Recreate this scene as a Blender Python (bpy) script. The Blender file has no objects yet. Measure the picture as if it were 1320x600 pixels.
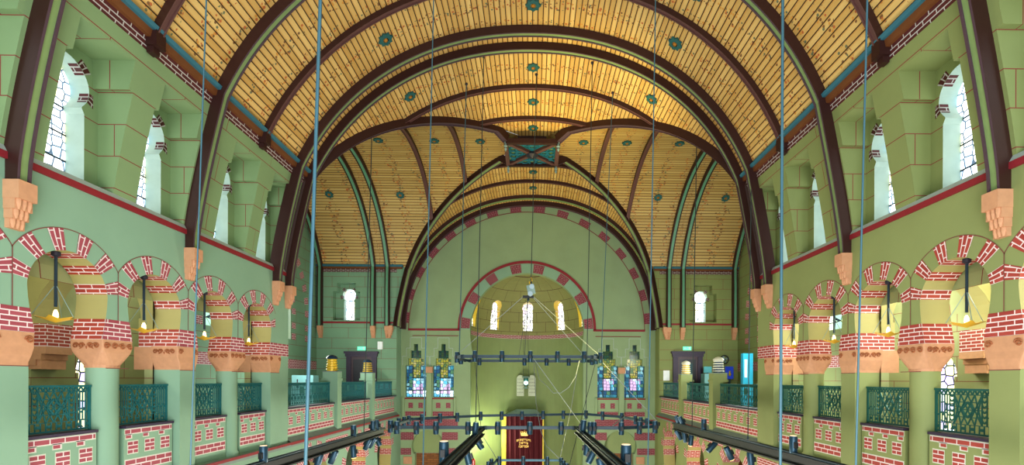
import bpy, bmesh, math, random
from mathutils import Vector, Matrix
random.seed(7)
sc = bpy.context.scene
C = sc.collection
PI = math.pi
sin, cos, rad = math.sin, math.cos, math.radians

# ------------------------------------------------------------------ camera
F, YAW, ROLL, CX, CY, X0 = 610.0, 0.0143, 0.004, 695.8, 490.0, 0.216
cam = bpy.data.cameras.new('camera'); cam_o = bpy.data.objects.new('camera', cam); C.objects.link(cam_o)
cam.sensor_width = 36.0; cam.lens = F / 1320 * 36
cam.shift_x = (660 - CX) / 1320; cam.shift_y = (CY - 300) / 1320
cam.clip_start = 0.05
cam_o.location = (X0, 0, 0)
cam_o.rotation_euler = (Matrix.Rotation(-YAW, 4, 'Z') @ Matrix.Rotation(PI/2, 4, 'X') @ Matrix.Rotation(ROLL, 4, 'Z')).to_euler()
sc.camera = cam_o

def P(px, py, Y):
    """world point at depth Y seen at pixel px, py"""
    a, b = (px - CX) / F, (py - CY) / F
    a, b = a*cos(ROLL) + b*sin(ROLL), -a*sin(ROLL) + b*cos(ROLL)
    x, y = a*cos(YAW) + sin(YAW), cos(YAW) - a*sin(YAW)
    k = Y / y
    return Vector((X0 + x*k, Y, -b*k))

# ------------------------------------------------------------------ materials
M = {}
def nodes(name):
    m = bpy.data.materials.new(name); m.use_nodes = True
    nt = m.node_tree; bs = nt.nodes['Principled BSDF']; M[name] = m
    return m, nt, bs
def N(nt, t, **kw):
    n = nt.nodes.new(t)
    for k, v in kw.items():
        if k in n.inputs: n.inputs[k].default_value = v
        else: setattr(n, k, v)
    return n
def L(nt, a, b): nt.links.new(a, b)
def c4(c): return (c[0], c[1], c[2], 1)
def mixc(nt, fac, a, b):
    n = nt.nodes.new('ShaderNodeMix'); n.data_type = 'RGBA'
    for s, v in ((0, fac), (6, a), (7, b)):
        if isinstance(v, (int, float)): n.inputs[s].default_value = v
        elif isinstance(v, tuple): n.inputs[s].default_value = c4(v)
        else: L(nt, v, n.inputs[s])
    return n.outputs[2]
def mth(nt, op, a, b=None, c=None):
    n = nt.nodes.new('ShaderNodeMath'); n.operation = op
    for i, v in enumerate((a, b, c)):
        if v is None: continue
        if isinstance(v, (int, float)): n.inputs[i].default_value = v
        else: L(nt, v, n.inputs[i])
    return n.outputs[0]
def noise(nt, scale, vec=None, detail=3):
    n = N(nt, 'ShaderNodeTexNoise', Scale=scale, Detail=detail)
    if vec is not None: L(nt, vec, n.inputs['Vector'])
    return n.outputs['Fac']
def uv(nt): return nt.nodes.new('ShaderNodeTexCoord').outputs['UV']
def obc(nt): return nt.nodes.new('ShaderNodeTexCoord').outputs['Object']

def plain(name, col, rough=.6, metal=0, var=.12, scale=6, emit=0):
    m, nt, bs = nodes(name)
    f = noise(nt, scale, obc(nt))
    dark = tuple(x*(1-var) for x in col); lite = tuple(min(1, x*(1+var)) for x in col)
    L(nt, mixc(nt, f, dark, lite), bs.inputs['Base Color'])
    bs.inputs['Roughness'].default_value = rough; bs.inputs['Metallic'].default_value = metal
    if emit:
        bs.inputs['Emission Color'].default_value = c4(col); bs.inputs['Emission Strength'].default_value = emit
    return m
def plaster(name, col, joints=False, bw=1.05, rh=.47, lc=(.22, .035, .035), ms=.006):
    m, nt, bs = nodes(name)
    u = uv(nt)
    f = noise(nt, 1.3, obc(nt), 5); g = noise(nt, 9, obc(nt))
    d = tuple(x*.87 for x in col); l = tuple(x*1.1 for x in col)
    base = mixc(nt, f, d, l); base = mixc(nt, mth(nt, 'MULTIPLY', g, .18), base, tuple(x*.8 for x in col))
    if joints:
        b = N(nt, 'ShaderNodeTexBrick', Scale=1.0); b.inputs['Mortar Size'].default_value = ms
        b.inputs['Mortar Smooth'].default_value = 0; b.inputs['Brick Width'].default_value = bw; b.inputs['Row Height'].default_value = rh
        L(nt, u, b.inputs['Vector'])
        base = mixc(nt, b.outputs['Fac'], base, lc)
    L(nt, base, bs.inputs['Base Color']); bs.inputs['Roughness'].default_value = .75
def brick(name, c1, c2, mortar=(.78, .72, .72), bw=.2, rh=.062, ms=.0075):
    m, nt, bs = nodes(name)
    b = N(nt, 'ShaderNodeTexBrick', Scale=1.0)
    b.inputs['Mortar Size'].default_value = ms; b.inputs['Mortar Smooth'].default_value = 0
    b.inputs['Brick Width'].default_value = bw; b.inputs['Row Height'].default_value = rh
    b.inputs['Color1'].default_value = c4(c1); b.inputs['Color2'].default_value = c4(c2); b.inputs['Mortar'].default_value = c4(mortar)
    L(nt, uv(nt), b.inputs['Vector'])
    f = noise(nt, 5, obc(nt))
    L(nt, mixc(nt, mth(nt, 'MULTIPLY', f, .3), b.outputs['Color'], c1), bs.inputs['Base Color'])
    bs.inputs['Roughness'].default_value = .7
def timber(name, gold, pale):
    m, nt, bs = nodes(name)
    u = uv(nt); sp = nt.nodes.new('ShaderNodeSeparateXYZ'); L(nt, u, sp.inputs[0])
    U, V = sp.outputs[0], sp.outputs[1]
    fu = mth(nt, 'FRACT', mth(nt, 'DIVIDE', U, .125))
    line = mth(nt, 'LESS_THAN', fu, .17)
    edge = mth(nt, 'LESS_THAN', mth(nt, 'ABSOLUTE', mth(nt, 'SUBTRACT', fu, .24)), .07)
    idn = mth(nt, 'FLOOR', mth(nt, 'DIVIDE', U, .125))
    wn = nt.nodes.new('ShaderNodeTexWhiteNoise'); wn.noise_dimensions = '1D'; L(nt, idn, wn.inputs['W'])
    st = nt.nodes.new('ShaderNodeCombineXYZ'); L(nt, mth(nt, 'MULTIPLY', U, 14.0), st.inputs[0]); L(nt, mth(nt, 'MULTIPLY', V, 3.0), st.inputs[1])
    gr = noise(nt, 1.0, st.outputs[0], 4)
    base = mixc(nt, mth(nt, 'ADD', mth(nt, 'MULTIPLY', wn.outputs['Value'], .6), mth(nt, 'MULTIPLY', gr, .4)), gold, pale)
    # painted ornament: bands across the boards beside the ribs and at mid bay
    fv = mth(nt, 'FRACT', V)
    dm = mth(nt, 'ABSOLUTE', mth(nt, 'SUBTRACT', fv, .5))
    alt = mth(nt, 'ABSOLUTE', mth(nt, 'SUBTRACT', mth(nt, 'FRACT', mth(nt, 'DIVIDE', U, .75)), .5))   # 0..0.5 zigzag
    b1 = mth(nt, 'LESS_THAN', mth(nt, 'ABSOLUTE', mth(nt, 'SUBTRACT', dm, mth(nt, 'MULTIPLY', alt, .16))), .045)
    b2 = mth(nt, 'LESS_THAN', mth(nt, 'ABSOLUTE', mth(nt, 'SUBTRACT', dm, mth(nt, 'ADD', .33, mth(nt, 'MULTIPLY', alt, .14)))), .045)
    b3 = mth(nt, 'GREATER_THAN', dm, .445)
    mask = mth(nt, 'MAXIMUM', mth(nt, 'MAXIMUM', b1, b2), b3)
    cv = nt.nodes.new('ShaderNodeCombineXYZ'); L(nt, mth(nt, 'MULTIPLY', U, 16.0), cv.inputs[0]); L(nt, mth(nt, 'MULTIPLY', V, 22.0), cv.inputs[1])
    vo = nt.nodes.new('ShaderNodeTexVoronoi'); vo.inputs['Scale'].default_value = 1.0; L(nt, cv.outputs[0], vo.inputs['Vector'])
    rp = nt.nodes.new('ShaderNodeValToRGB'); rp.color_ramp.interpolation = 'CONSTANT'
    e = rp.color_ramp.elements; e[0].color = (.42, .10, .03, 1); e[1].position = .3; e[1].color = (.10, .14, .09, 1)
    for p_, c_ in ((.55, (.55, .26, .05, 1)), (.8, (.16, .07, .03, 1))):
        x = e.new(p_); x.color = c_
    sx = nt.nodes.new('ShaderNodeSeparateColor'); L(nt, vo.outputs['Color'], sx.inputs[0]); L(nt, sx.outputs[0], rp.inputs[0])
    dots = mth(nt, 'MULTIPLY', mask, mth(nt, 'LESS_THAN', vo.outputs['Distance'], .42))
    base = mixc(nt, mth(nt, 'MULTIPLY', dots, .9), base, rp.outputs['Color'])
    base = mixc(nt, mth(nt, 'MULTIPLY', edge, .55), base, (.50, .24, .05))
    base = mixc(nt, line, base, (.055, .03, .012))
    L(nt, base, bs.inputs['Base Color']); bs.inputs['Roughness'].default_value = .55
def glass(name, cols, emit, cell=9, lead=.07, leadc=(.02, .03, .04)):
    m, nt, bs = nodes(name)
    u = uv(nt)
    vo = N(nt, 'ShaderNodeTexVoronoi', Scale=float(cell)); vo.distance = 'CHEBYCHEV'; vo.inputs['Randomness'].default_value = .45
    L(nt, u, vo.inputs['Vector'])
    sx = nt.nodes.new('ShaderNodeSeparateColor'); L(nt, vo.outputs['Color'], sx.inputs[0])
    rp = nt.nodes.new('ShaderNodeValToRGB'); rp.color_ramp.interpolation = 'CONSTANT'
    e = rp.color_ramp.elements; k = len(cols)
    e[0].color = c4(cols[0]); e[1].position = 1/k; e[1].color = c4(cols[1])
    for i in range(2, k): x = e.new(i/k); x.color = c4(cols[i])
    L(nt, sx.outputs[0], rp.inputs[0])
    v2 = N(nt, 'ShaderNodeTexVoronoi', Scale=float(cell)); v2.feature = 'DISTANCE_TO_EDGE'; v2.inputs['Randomness'].default_value = .45
    L(nt, u, v2.inputs['Vector'])
    ln = mth(nt, 'LESS_THAN', v2.outputs['Distance'], lead)
    col = mixc(nt, ln, rp.outputs['Color'], leadc)
    L(nt, col, bs.inputs['Base Color']); L(nt, col, bs.inputs['Emission Color'])
    bs.inputs['Emission Strength'].default_value = emit; bs.inputs['Roughness'].default_value = .15

GL, GR = (.24, .39, .28), (.25, .295, .12)  # same green both sides; cool left and warm right light put into colour
GE = (.27, .37, .215)
plaster('plaster_left', GL); plaster('plaster_right', GR); plaster('plaster_east', GE)
plaster('ashlar_left', (.21, .31, .155), True, 1.5); plaster('ashlar_right', (.225, .27, .105), True, 1.5); plaster('ashlar_side_left', (.19, .33, .22), True, 1.5)  # left and right ashlar tints carry the cool and warm light too
plaster('plaster_aisle', (.34, .38, .19), True, 1.1, .5); plaster('plaster_apse', (.30, .30, .12), True, 1.0, .52, (.10, .04, .03), .008)
plaster('plaster_plain_apse', (.27, .34, .155))
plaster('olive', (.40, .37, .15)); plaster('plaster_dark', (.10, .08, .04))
brick('brick', (.36, .085, .11), (.28, .05, .07)); brick('brick_east', (.25, .035, .06), (.17, .02, .035), (.42, .32, .32), .2, .062, .005); brick('brick_right', (.38, .065, .05), (.28, .04, .035))
brick('brick_intrados', (.40, .07, .045), (.30, .04, .028))
brick('brick_dark', (.10, .02, .02), (.07, .015, .015), (.5, .5, .48), .22, .065, .008)
brick('brick_brown', (.30, .12, .03), (.18, .07, .02), (.05, .03, .02), .3, .09, .008)
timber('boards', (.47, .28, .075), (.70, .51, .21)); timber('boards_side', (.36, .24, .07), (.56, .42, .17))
plain('red_line', (.24, .02, .03), .6); plain('thin_line', (.20, .07, .06), .7)
plain('maroon', (.040, .013, .011), .5); plain('mauve', (.085, .05, .068), .45); plain('rib_green', (.20, .29, .12), .45); plain('rib_teal', (.12, .30, .19), .45)
plain('rib_brown', (.12, .055, .05), .5); plain('cornice_blue', (.04, .15, .20), .5); plain('cornice_brown', (.16, .06, .02), .5)
plain('terracotta', (.53, .285, .165), .7, var=.15, scale=14); plain('terracotta_dark', (.33, .12, .05), .7)
plain('sill', (.38, .46, .43), .6); plain('reveal', (.40, .52, .46), .6); plain('ledge', (.20, .26, .24), .6)
plain('iron_teal', (.018, .15, .165), .4, .2); plain('iron_green', (.02, .12, .105), .4, .2)
plain('steel', (.022, .045, .065), .45, .2); plain('black_steel', (.016, .018, .022), .45, .2); plain('spot_body', (.020, .060, .10), .35, .4)
plain('spot_top', (.35, .45, .50), .4, .3); plain('cable', (.055, .14, .185), .5, .2); plain('cable_dark', (.035, .05, .05), .5); plain('rope_white', (.24, .29, .30), .7)
plain('brass', (.80, .52, .06), .35, .15); plain('gold_cloth', (.62, .48, .05), .6); plain('gold', (.70, .47, .12), .4, .4)
plain('curtain_red', (.07, .004, .010), .9); plain('stone_white', (.55, .60, .48), .6); plain('ink', (.10, .12, .09), .7)
plain('purple_wood', (.045, .03, .065), .5); plain('door_dark', (.028, .028, .045), .4); plain('white_card', (.75, .80, .82), .5)
plain('ceramic_white', (.72, .74, .62), .3); plain('ceramic_blue', (.02, .05, .10), .25); plain('yellow_glaze', (.62, .45, .04), .3, .2); plain('teal_dark', (.01, .07, .09), .4)
plain('cyan_panel', (.02, .30, .45), .4, emit=.08); plain('blue_screen', (.01, .04, .35), .3, emit=.4); plain('teal_screen', (.10, .38, .42), .3, emit=.2)
plain('exit_green', (.10, .55, .35), .4, emit=1.2); plain('bulb', (1.0, .70, .28), .3, emit=5); plain('lamp_glow', (.55, 1.0, .85), .3, emit=5)
plain('rosette_teal', (.02, .11, .11), .5); plain('rosette_gold', (.40, .17, .02), .5); plain('fretwork', (.015, .16, .21), .5); plain('slate', (.22, .32, .30), .4)
plain('floor_wood', (.16, .09, .045), .5); plain('extinguisher_red', (.45, .02, .02), .3); plain('glass_pane', (.25, .50, .52), .1); plain('warm_glow', (1.0, .55, .2), .3, emit=3.5)
WHITE = [(1, 1, .95), (.85, .93, 1), (.95, 1, .9), (.75, .85, 1), (1, .95, .7)]
glass('glass_clear', [(1, 1, .98), (.82, .92, 1), (.9, 1, .92), (.55, .75, 1), (1, .9, .55), (.9, .95, 1)], 2.0, 7, .07, (.06, .09, .13))
glass('glass_apse', [(1, 1, .98), (.9, .95, 1), (1, 1, .8), (.95, .8, 1)], 1.05, 6, .08, (.10, .10, .14))
glass('glass_blue', [(.03, .14, .26), (.05, .26, .38), (.02, .08, .18), (.20, .42, .5), (.08, .2, .12)], .55, 6, .06)
glass('glass_bright', [(.35, .65, .85), (.75, .9, 1), (.5, .35, .6), (.1, .4, .6)], .9, 6, .06)
glass('glass_yellow', [(.38, .38, .06), (.22, .28, .08), (.45, .42, .16), (.10, .2, .10)], .22, 8, .07)
glass('glass_green', [(.015, .05, .05), (.02, .09, .06), (.04, .09, .03)], .25, 9, .08)
glass('glass_purple', [(.75, .70, 1), (.95, .9, .5), (.6, .5, .9), (.9, .9, 1)], 1.3, 5, .07)
glass('glass_transept', [(.55, .65, .15), (.75, .8, .4), (.35, .6, .5), (.9, .95, .8), (.45, .5, .15)], 1.0, 3, .04)

# ------------------------------------------------------------------ mesh builder
class MB:
    def __init__(s): s.v = []; s.f = []; s.m = []; s.u = []
    def face(s, pts, mat, uvs=None):
        b = len(s.v); s.v += [Vector(p) for p in pts]; s.f.append(tuple(range(b, b+len(pts)))); s.m.append(mat)
        if not uvs:
            p = s.v[b:b+3]; n_ = (p[1]-p[0]).cross(p[2]-p[0]); k = max(range(3), key=lambda i: abs(n_[i])); ii = ((1, 2), (0, 2), (0, 1))[k]
            uvs = [(q[ii[0]], q[ii[1]]) for q in s.v[b:]]
        s.u.append(uvs)
    def box(s, a, b, mat):
        x0, y0, z0 = [min(a[i], b[i]) for i in range(3)]; x1, y1, z1 = [max(a[i], b[i]) for i in range(3)]
        q = [(x0,y0,z0),(x1,y0,z0),(x1,y1,z0),(x0,y1,z0),(x0,y0,z1),(x1,y0,z1),(x1,y1,z1),(x0,y1,z1)]
        for f, ax in (((3,2,1,0),2),((4,5,6,7),2),((0,1,5,4),1),((2,3,7,6),1),((1,2,6,5),0),((3,0,4,7),0)):
            p = [q[i] for i in f]
            s.face(p, mat, [((r[1], r[2]) if ax == 0 else (r[0], r[2]) if ax == 1 else (r[0], r[1])) for r in p])
    def obox(s, c, ax, ay, az, mat):
        """box from centre and three half-axis vectors"""
        c, ax, ay, az = map(Vector, (c, ax, ay, az))
        q = [c + ax*i + ay*j + az*k for k in (-1, 1) for i, j in ((-1,-1),(1,-1),(1,1),(-1,1))]
        for f in ((3,2,1,0),(4,5,6,7),(0,1,5,4),(2,3,7,6),(1,2,6,5),(3,0,4,7)):
            s.face([q[i] for i in f], mat)
    def bar(s, a, b, w, h, mat, up=(0,0,1)):
        a, b = Vector(a), Vector(b); d = (b-a); l = d.length/2; d.normalize()
        u = Vector(up)
        if abs(d.dot(u)) > .99: u = Vector((1, 0, 0))
        sx = d.cross(u).normalized(); uz = sx.cross(d)
        s.obox((a+b)/2, d*l, sx*w/2, uz*h/2, mat)
    def tube(s, pts, r, mat, n=8, cap=True):
        pts = [Vector(p) for p in pts]; rs = r if isinstance(r, (list, tuple)) else [r]*len(pts)
        rings = []
        for i, p in enumerate(pts):
            d = (pts[min(i+1, len(pts)-1)] - pts[max(i-1, 0)]).normalized()
            u = Vector((0, 0, 1)) if abs(d.z) < .95 else Vector((1, 0, 0))
            x = d.cross(u).normalized(); y = d.cross(x)
            rings.append([p + (x*cos(2*PI*k/n) + y*sin(2*PI*k/n))*rs[i] for k in range(n)])
        for i in range(len(pts)-1):
            for k in range(n):
                s.face([rings[i][k], rings[i][(k+1)%n], rings[i+1][(k+1)%n], rings[i+1][k]], mat)
        if cap: s.face(rings[0][::-1], mat); s.face(rings[-1], mat)
    def lathe(s, c, prof, n, mat, mats=None):
        c = Vector(c)
        ring = lambda r, z: [c + Vector((r*cos(2*PI*k/n), r*sin(2*PI*k/n), z)) for k in range(n)]
        rr = [ring(*p) for p in prof]
        for i in range(len(prof)-1):
            for k in range(n):
                s.face([rr[i][k], rr[i][(k+1)%n], rr[i+1][(k+1)%n], rr[i+1][k]], mats[i] if mats else mat)
        s.face(rr[0][::-1], mats[0] if mats else mat); s.face(rr[-1], mats[-1] if mats else mat)
    def build(s, name, parent=None, smooth=False, merge=False):
        off = parent.matrix_world_loc if hasattr(parent, 'matrix_world_loc') else (Vector(parent.get('_o', (0,0,0))) if parent else Vector((0,0,0)))
        me = bpy.data.meshes.new(name)
        me.from_pydata([v - off for v in s.v], [], s.f)
        names = []
        for m in s.m:
            if m not in names: names.append(m)
        for m in names: me.materials.append(M[m])
        ix = {m: i for i, m in enumerate(names)}
        me.polygons.foreach_set('material_index', [ix[m] for m in s.m])
        ul = me.uv_layers.new(name='UVMap')
        ul.data.foreach_set('uv', [x for f in s.u for p in f for x in p])
        if smooth or merge:
            bm = bmesh.new(); bm.from_mesh(me); bmesh.ops.remove_doubles(bm, verts=bm.verts, dist=1e-5)
            bmesh.ops.recalc_face_normals(bm, faces=bm.faces)
            if smooth:
                for f in bm.faces: f.smooth = True
                for e in bm.edges:
                    if len(e.link_faces) == 2 and e.calc_face_angle(0) > .7: e.smooth = False
            bm.to_mesh(me); bm.free()
        o = bpy.data.objects.new(name, me); C.objects.link(o)
        if parent: o.parent = parent; o['_o'] = tuple(off)
        return o

def thing(name, label, cat, loc=(0,0,0), group=None):
    o = bpy.data.objects.new(name, None); C.objects.link(o); o.location = loc; o['_o'] = tuple(loc)
    o.empty_display_size = .1
    o['label'] = label; o['category'] = cat
    if group: o['group'] = group
    return o
def tag(o, label, cat, group=None):
    o['label'] = label; o['category'] = cat
    if group: o['group'] = group
    return o
def struct(o): o['kind'] = 'structure'; return o
def dup(root, loc, label, group=None, rotz=None):
    r = root.copy(); C.objects.link(r); r.location = loc; r['label'] = label
    if rotz is not None: r.rotation_euler = (0, 0, rotz)
    if group: r['group'] = group
    for ch in list(root.children):
        c = ch.copy(); C.objects.link(c); c.parent = r
        for g in list(ch.children):
            d = g.copy(); C.objects.link(d); d.parent = c
    return r
SW = {-1: 'left', 1: 'right'}
ORD = ['nearest', 'second', 'third', 'fourth', 'fifth', 'sixth', 'seventh', 'eighth', 'ninth', 'tenth', 'eleventh', 'twelfth', 'thirteenth', 'fourteenth', 'fifteenth', 'sixteenth']
def nth(i): return 'first' if i == 0 else ORD[i]

# ------------------------------------------------------------------ dimensions
W = 6.0; AX, BZ, ZC, NE = 6.07, 6.14, 2.4, 2.15
PIERS = [5.73, 8.61, 11.49]; COLS = [4.29, 7.17, 10.05]
Y0, YN, YE, YCH = 2.0, 12.1, 21.8, 22.8
YC, YH = 16.95, 4.85
ZT = 2.66          # string course
ZCO = 5.15         # cornice
ZG = -1.62         # gallery floor / ledge
ZF = -5.8          # floor
def off(z): return .2*max(0, (z - ZC)/6.35)**2
def prof(z, ax=AX, bz=BZ):
    t = min(1, max(0, (z - ZC)/bz)); return ax*(1 - t**NE)**(1/NE)
def sidex(s, z, ins=0):     # x of the leaning wall below the cornice
    p = prof(z) if z > ZCO else 6.05 + (prof(ZCO) - 6.05)*max(0, (z - ZC)/(ZCO - ZC))**1.25
    return s*(p - ins) + off(z)
def vault(t, ax=AX, bz=BZ):  # t 0..pi -> x (left to right), z
    c, s_ = -cos(t), max(0, sin(t))
    x = ax*math.copysign(abs(c)**(2/NE), c); z = ZC + bz*s_**(2/NE)
    return x, z
TCO = math.asin(((ZCO - ZC)/BZ)**(NE/2))

def strips(mb, mp, u0, u1, zs, hole, mat, c=0.0):
    """wall of horizontal strips between u0 and u1, leaving |u-c| < hole(z) open; mp(u, z) -> point; mat(z) or name"""
    for a, b in zip(zs[:-1], zs[1:]):
        ha, hb = hole(a + 1e-6), hole(b - 1e-6)
        mt = mat((a+b)/2) if callable(mat) else mat
        if ha <= 0 and hb <= 0:
            mb.face([mp(u0,a), mp(u1,a), mp(u1,b), mp(u0,b)], mt, [(u0,a),(u1,a),(u1,b),(u0,b)])
        else:
            for (p, q, r, t) in ((u0, c-ha, c-hb, u0), (c+ha, u1, u1, c+hb)):
                mb.face([mp(p,a), mp(q,a), mp(r,b), mp(t,b)], mt, [(p,a),(q,a),(r,b),(t,b)])

# ------------------------------------------------------------------ gallery arcade walls
RA, RX, ZA, ZB, CELL = .55, .83, 1.15, .56, .72
def arch_h(z):
    if z > ZA + RA: return 0
    if z >= ZA: return math.sqrt(max(0, RA*RA - (z-ZA)**2))
    return RA - .25*(ZA - z)**1.5/(.59**.5) * .6
ANG = sorted({round(a, 3) for k in range(7) for a in (k*15 - 7.5, k*15 - 3.75, k*15, k*15 + 3.75) if 0 < a < 90} | {90.0})
ZLV = [ZB, .7, .86, 1.0, ZA] + [ZA + RA*sin(rad(a)) for a in ANG]
def isbrick(z):
    if z < .86: return True
    a = math.degrees(math.asin(max(-1, min(1, (z-ZA)/RA))))
    return any(abs(a - k) < 7.4 for k in (15, 45, 75))

def arcade(s):
    mb = MB(); pl = 'plaster_left' if s < 0 else 'plaster_right'; bk = 'brick' if s < 0 else 'brick_right'
    xf, xb = s*W, s*(W + .45); e = s*.004
    cells = [COLS[0] - CELL*0 - .0]  # cell centres
    ys = [3.57, 5.01, 6.45, 7.89, 9.33, 10.77]
    for yc in ys:
        mp = lambda u, z: Vector((xf, yc + u, z)); mpb = lambda u, z: Vector((xb, yc + u, z))
        strips(mb, mp, -CELL, CELL, ZLV, arch_h, pl); strips(mb, mpb, -CELL, CELL, ZLV, arch_h, 'olive')
        for m_ in (mp, mpb):
            mb.face([m_(-CELL, ZA+RA), m_(CELL, ZA+RA), m_(CELL, ZT), m_(-CELL, ZT)], pl)
        # reveal of the arch, banded
        for a, b in zip(ZLV[:-1], ZLV[1:]):
            ha, hb = arch_h(a), arch_h(b); mt = 'brick_intrados' if isbrick((a+b)/2) else 'olive'
            if a < .86: va, vb = a, b
            else: va, vb = RA*math.asin(max(-1, min(1, (a-ZA)/RA))) + ZA, RA*math.asin(max(-1, min(1, (b-ZA)/RA))) + ZA
            for d in (-1, 1):
                mb.face([(xf, yc+d*ha, a), (xb, yc+d*ha, a), (xb, yc+d*hb, b), (xf, yc+d*hb, b)], mt, [(0, va), (.45, va), (.45, vb), (0, vb)])
        # voussoirs on the face
        for k in (15, 45, 75, 105, 135, 165):
            n = 4
            for j in range(n):
                a0, a1 = rad(k - 7.5 + 15*j/n), rad(k - 7.5 + 15*(j+1)/n)
                p = []
                for a, r0 in ((a0, 0), (a0, 1), (a1, 1), (a1, 0)):
                    R_ = min(RX, CELL/abs(cos(a)) if abs(cos(a)) > .01 else 9) if r0 else RA
                    p.append(((xf - e, yc + R_*cos(a), ZA + R_*sin(a)), (R_, .7*a)))
                mb.face([q[0] for q in p], bk, [q[1] for q in p])
        # brick band at the foot
        for d in (-1, 1):
            h0, h1 = arch_h(ZB), arch_h(.86)
            mb.face([(xf-e, yc+d*h0, ZB), (xf-e, yc+d*CELL, ZB), (xf-e, yc+d*CELL, .86), (xf-e, yc+d*h1, .86)], bk,
                    [(yc+d*h0, ZB), (yc+d*CELL, ZB), (yc+d*CELL, .86), (yc+d*h1, .86)])
        # thin outline of the arch and the joint over the pier
        a0 = math.acos(CELL/RX)
        n = 30
        for j in range(n):
            a, b = a0 + (PI-2*a0)*j/n, a0 + (PI-2*a0)*(j+1)/n
            mb.face([(xf-e, yc+r*cos(t), ZA+r*sin(t)) for t, r in ((a, RX), (b, RX), (b, RX+.012), (a, RX+.012))], 'thin_line')
        zj = ZA + RX*sin(a0)
        mb.face([(xf-1.5*e, yc-CELL-.006, .86), (xf-1.5*e, yc-CELL+.006, .86), (xf-1.5*e, yc-CELL+.006, zj), (xf-1.5*e, yc-CELL-.006, zj)], 'thin_line')
        # underside of the springers
        for d in (-1, 1):
            h0 = arch_h(ZB); mb.face([(xf, yc+d*h0, ZB), (xb, yc+d*h0, ZB), (xb, yc+d*CELL, ZB), (xf, yc+d*CELL, ZB)], pl)
    # end pier of the nave wall (solid) and near end
    ye = ys[-1] + CELL
    for a, b, z0, z1 in ((ye + .19, YN, ZG, ZB), (ye, YN, ZB, ZT), (Y0, ys[0] - CELL, ZG, ZT)):
        mb.box((xf, a, z0), (xb, b, z1), pl)
    mb.face([(xf-e, ye, ZB), (xf-e, YN, ZB), (xf-e, YN, .86), (xf-e, ye, .86)], bk, [(ye, ZB), (YN, ZB), (YN, .86), (ye, .86)])
    # parapet between the piers, below the railings: recessed panel with inlaid bricks
    xp = s*(W + .10)
    allp = sorted(PIERS + COLS); bounds = [ys[0]-CELL] + allp
    for y0, y1 in [(a + (.23 if i else 0), b - .23) for i, (a, b) in enumerate(zip(bounds[:-1], bounds[1:]))]:
        mb.box((xp, y0, ZG), (xb, y1, -.78), pl)
        mb.box((xp - s*.03, y0, -.785), (xb, y1, -.745), 'purple_wood')
    parapet_bricks(mb, xp - e, s, [(a + .23, b - .23, 3) for a, b in zip(bounds[:-1], bounds[1:])], bk)
    # lower wall
    mb.box((xf, Y0, ZF), (xb, YN, ZG), pl)
    mb.box((xf - s*.08, Y0, ZG - .12), (xf, YN, ZG), 'ledge'); mb.box((xf - s*.09, Y0, ZG-.06), (xf - s*.08, YN, ZG), 'red_line')
    mb.face([(xf-e, Y0, -2.25), (xf-e, YN, -2.25), (xf-e, YN, -1.95), (xf-e, Y0, -1.95)], bk, [(Y0, -2.25), (YN, -2.25), (YN, -1.95), (Y0, -1.95)])
    struct(mb.build('wall_' + SW[s]))

def parapet_bricks(mb, x, s, spans, bk):
    for y0, y1, n in spans:
        def q(a, b, z0, z1, rows, pad=.011):
            xx = x + s*.002
            mb.face([(xx, a-pad, z0-pad), (xx, b+pad, z0-pad), (xx, b+pad, z1+pad), (xx, a-pad, z1+pad)], 'stone_white')
            mb.face([(x, a, z0), (x, b, z0), (x, b, z1), (x, a, z1)], bk, [(0, .002), (b-a, .002), (b-a, rows*.062), (0, rows*.062)])
        q(y0+.02, y1-.02, -.875, -.80, 1)                                # top course
        q(y0+.02, y1-.02, -1.45, -1.28, 2)                               # bottom courses
        w = (y1 - y0)/n
        k = min(1, w/.33)
        for i in range(n):
            c = y0 + w*(i + .5)
            q(c-.095*k, c+.095*k, -1.185, -.995, 3)
            c2 = y0 + w*i + .09*k
            q(c2-.055*k, c2+.055*k, -.945, -.887, 1)

arcade(-1); arcade(1)

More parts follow.
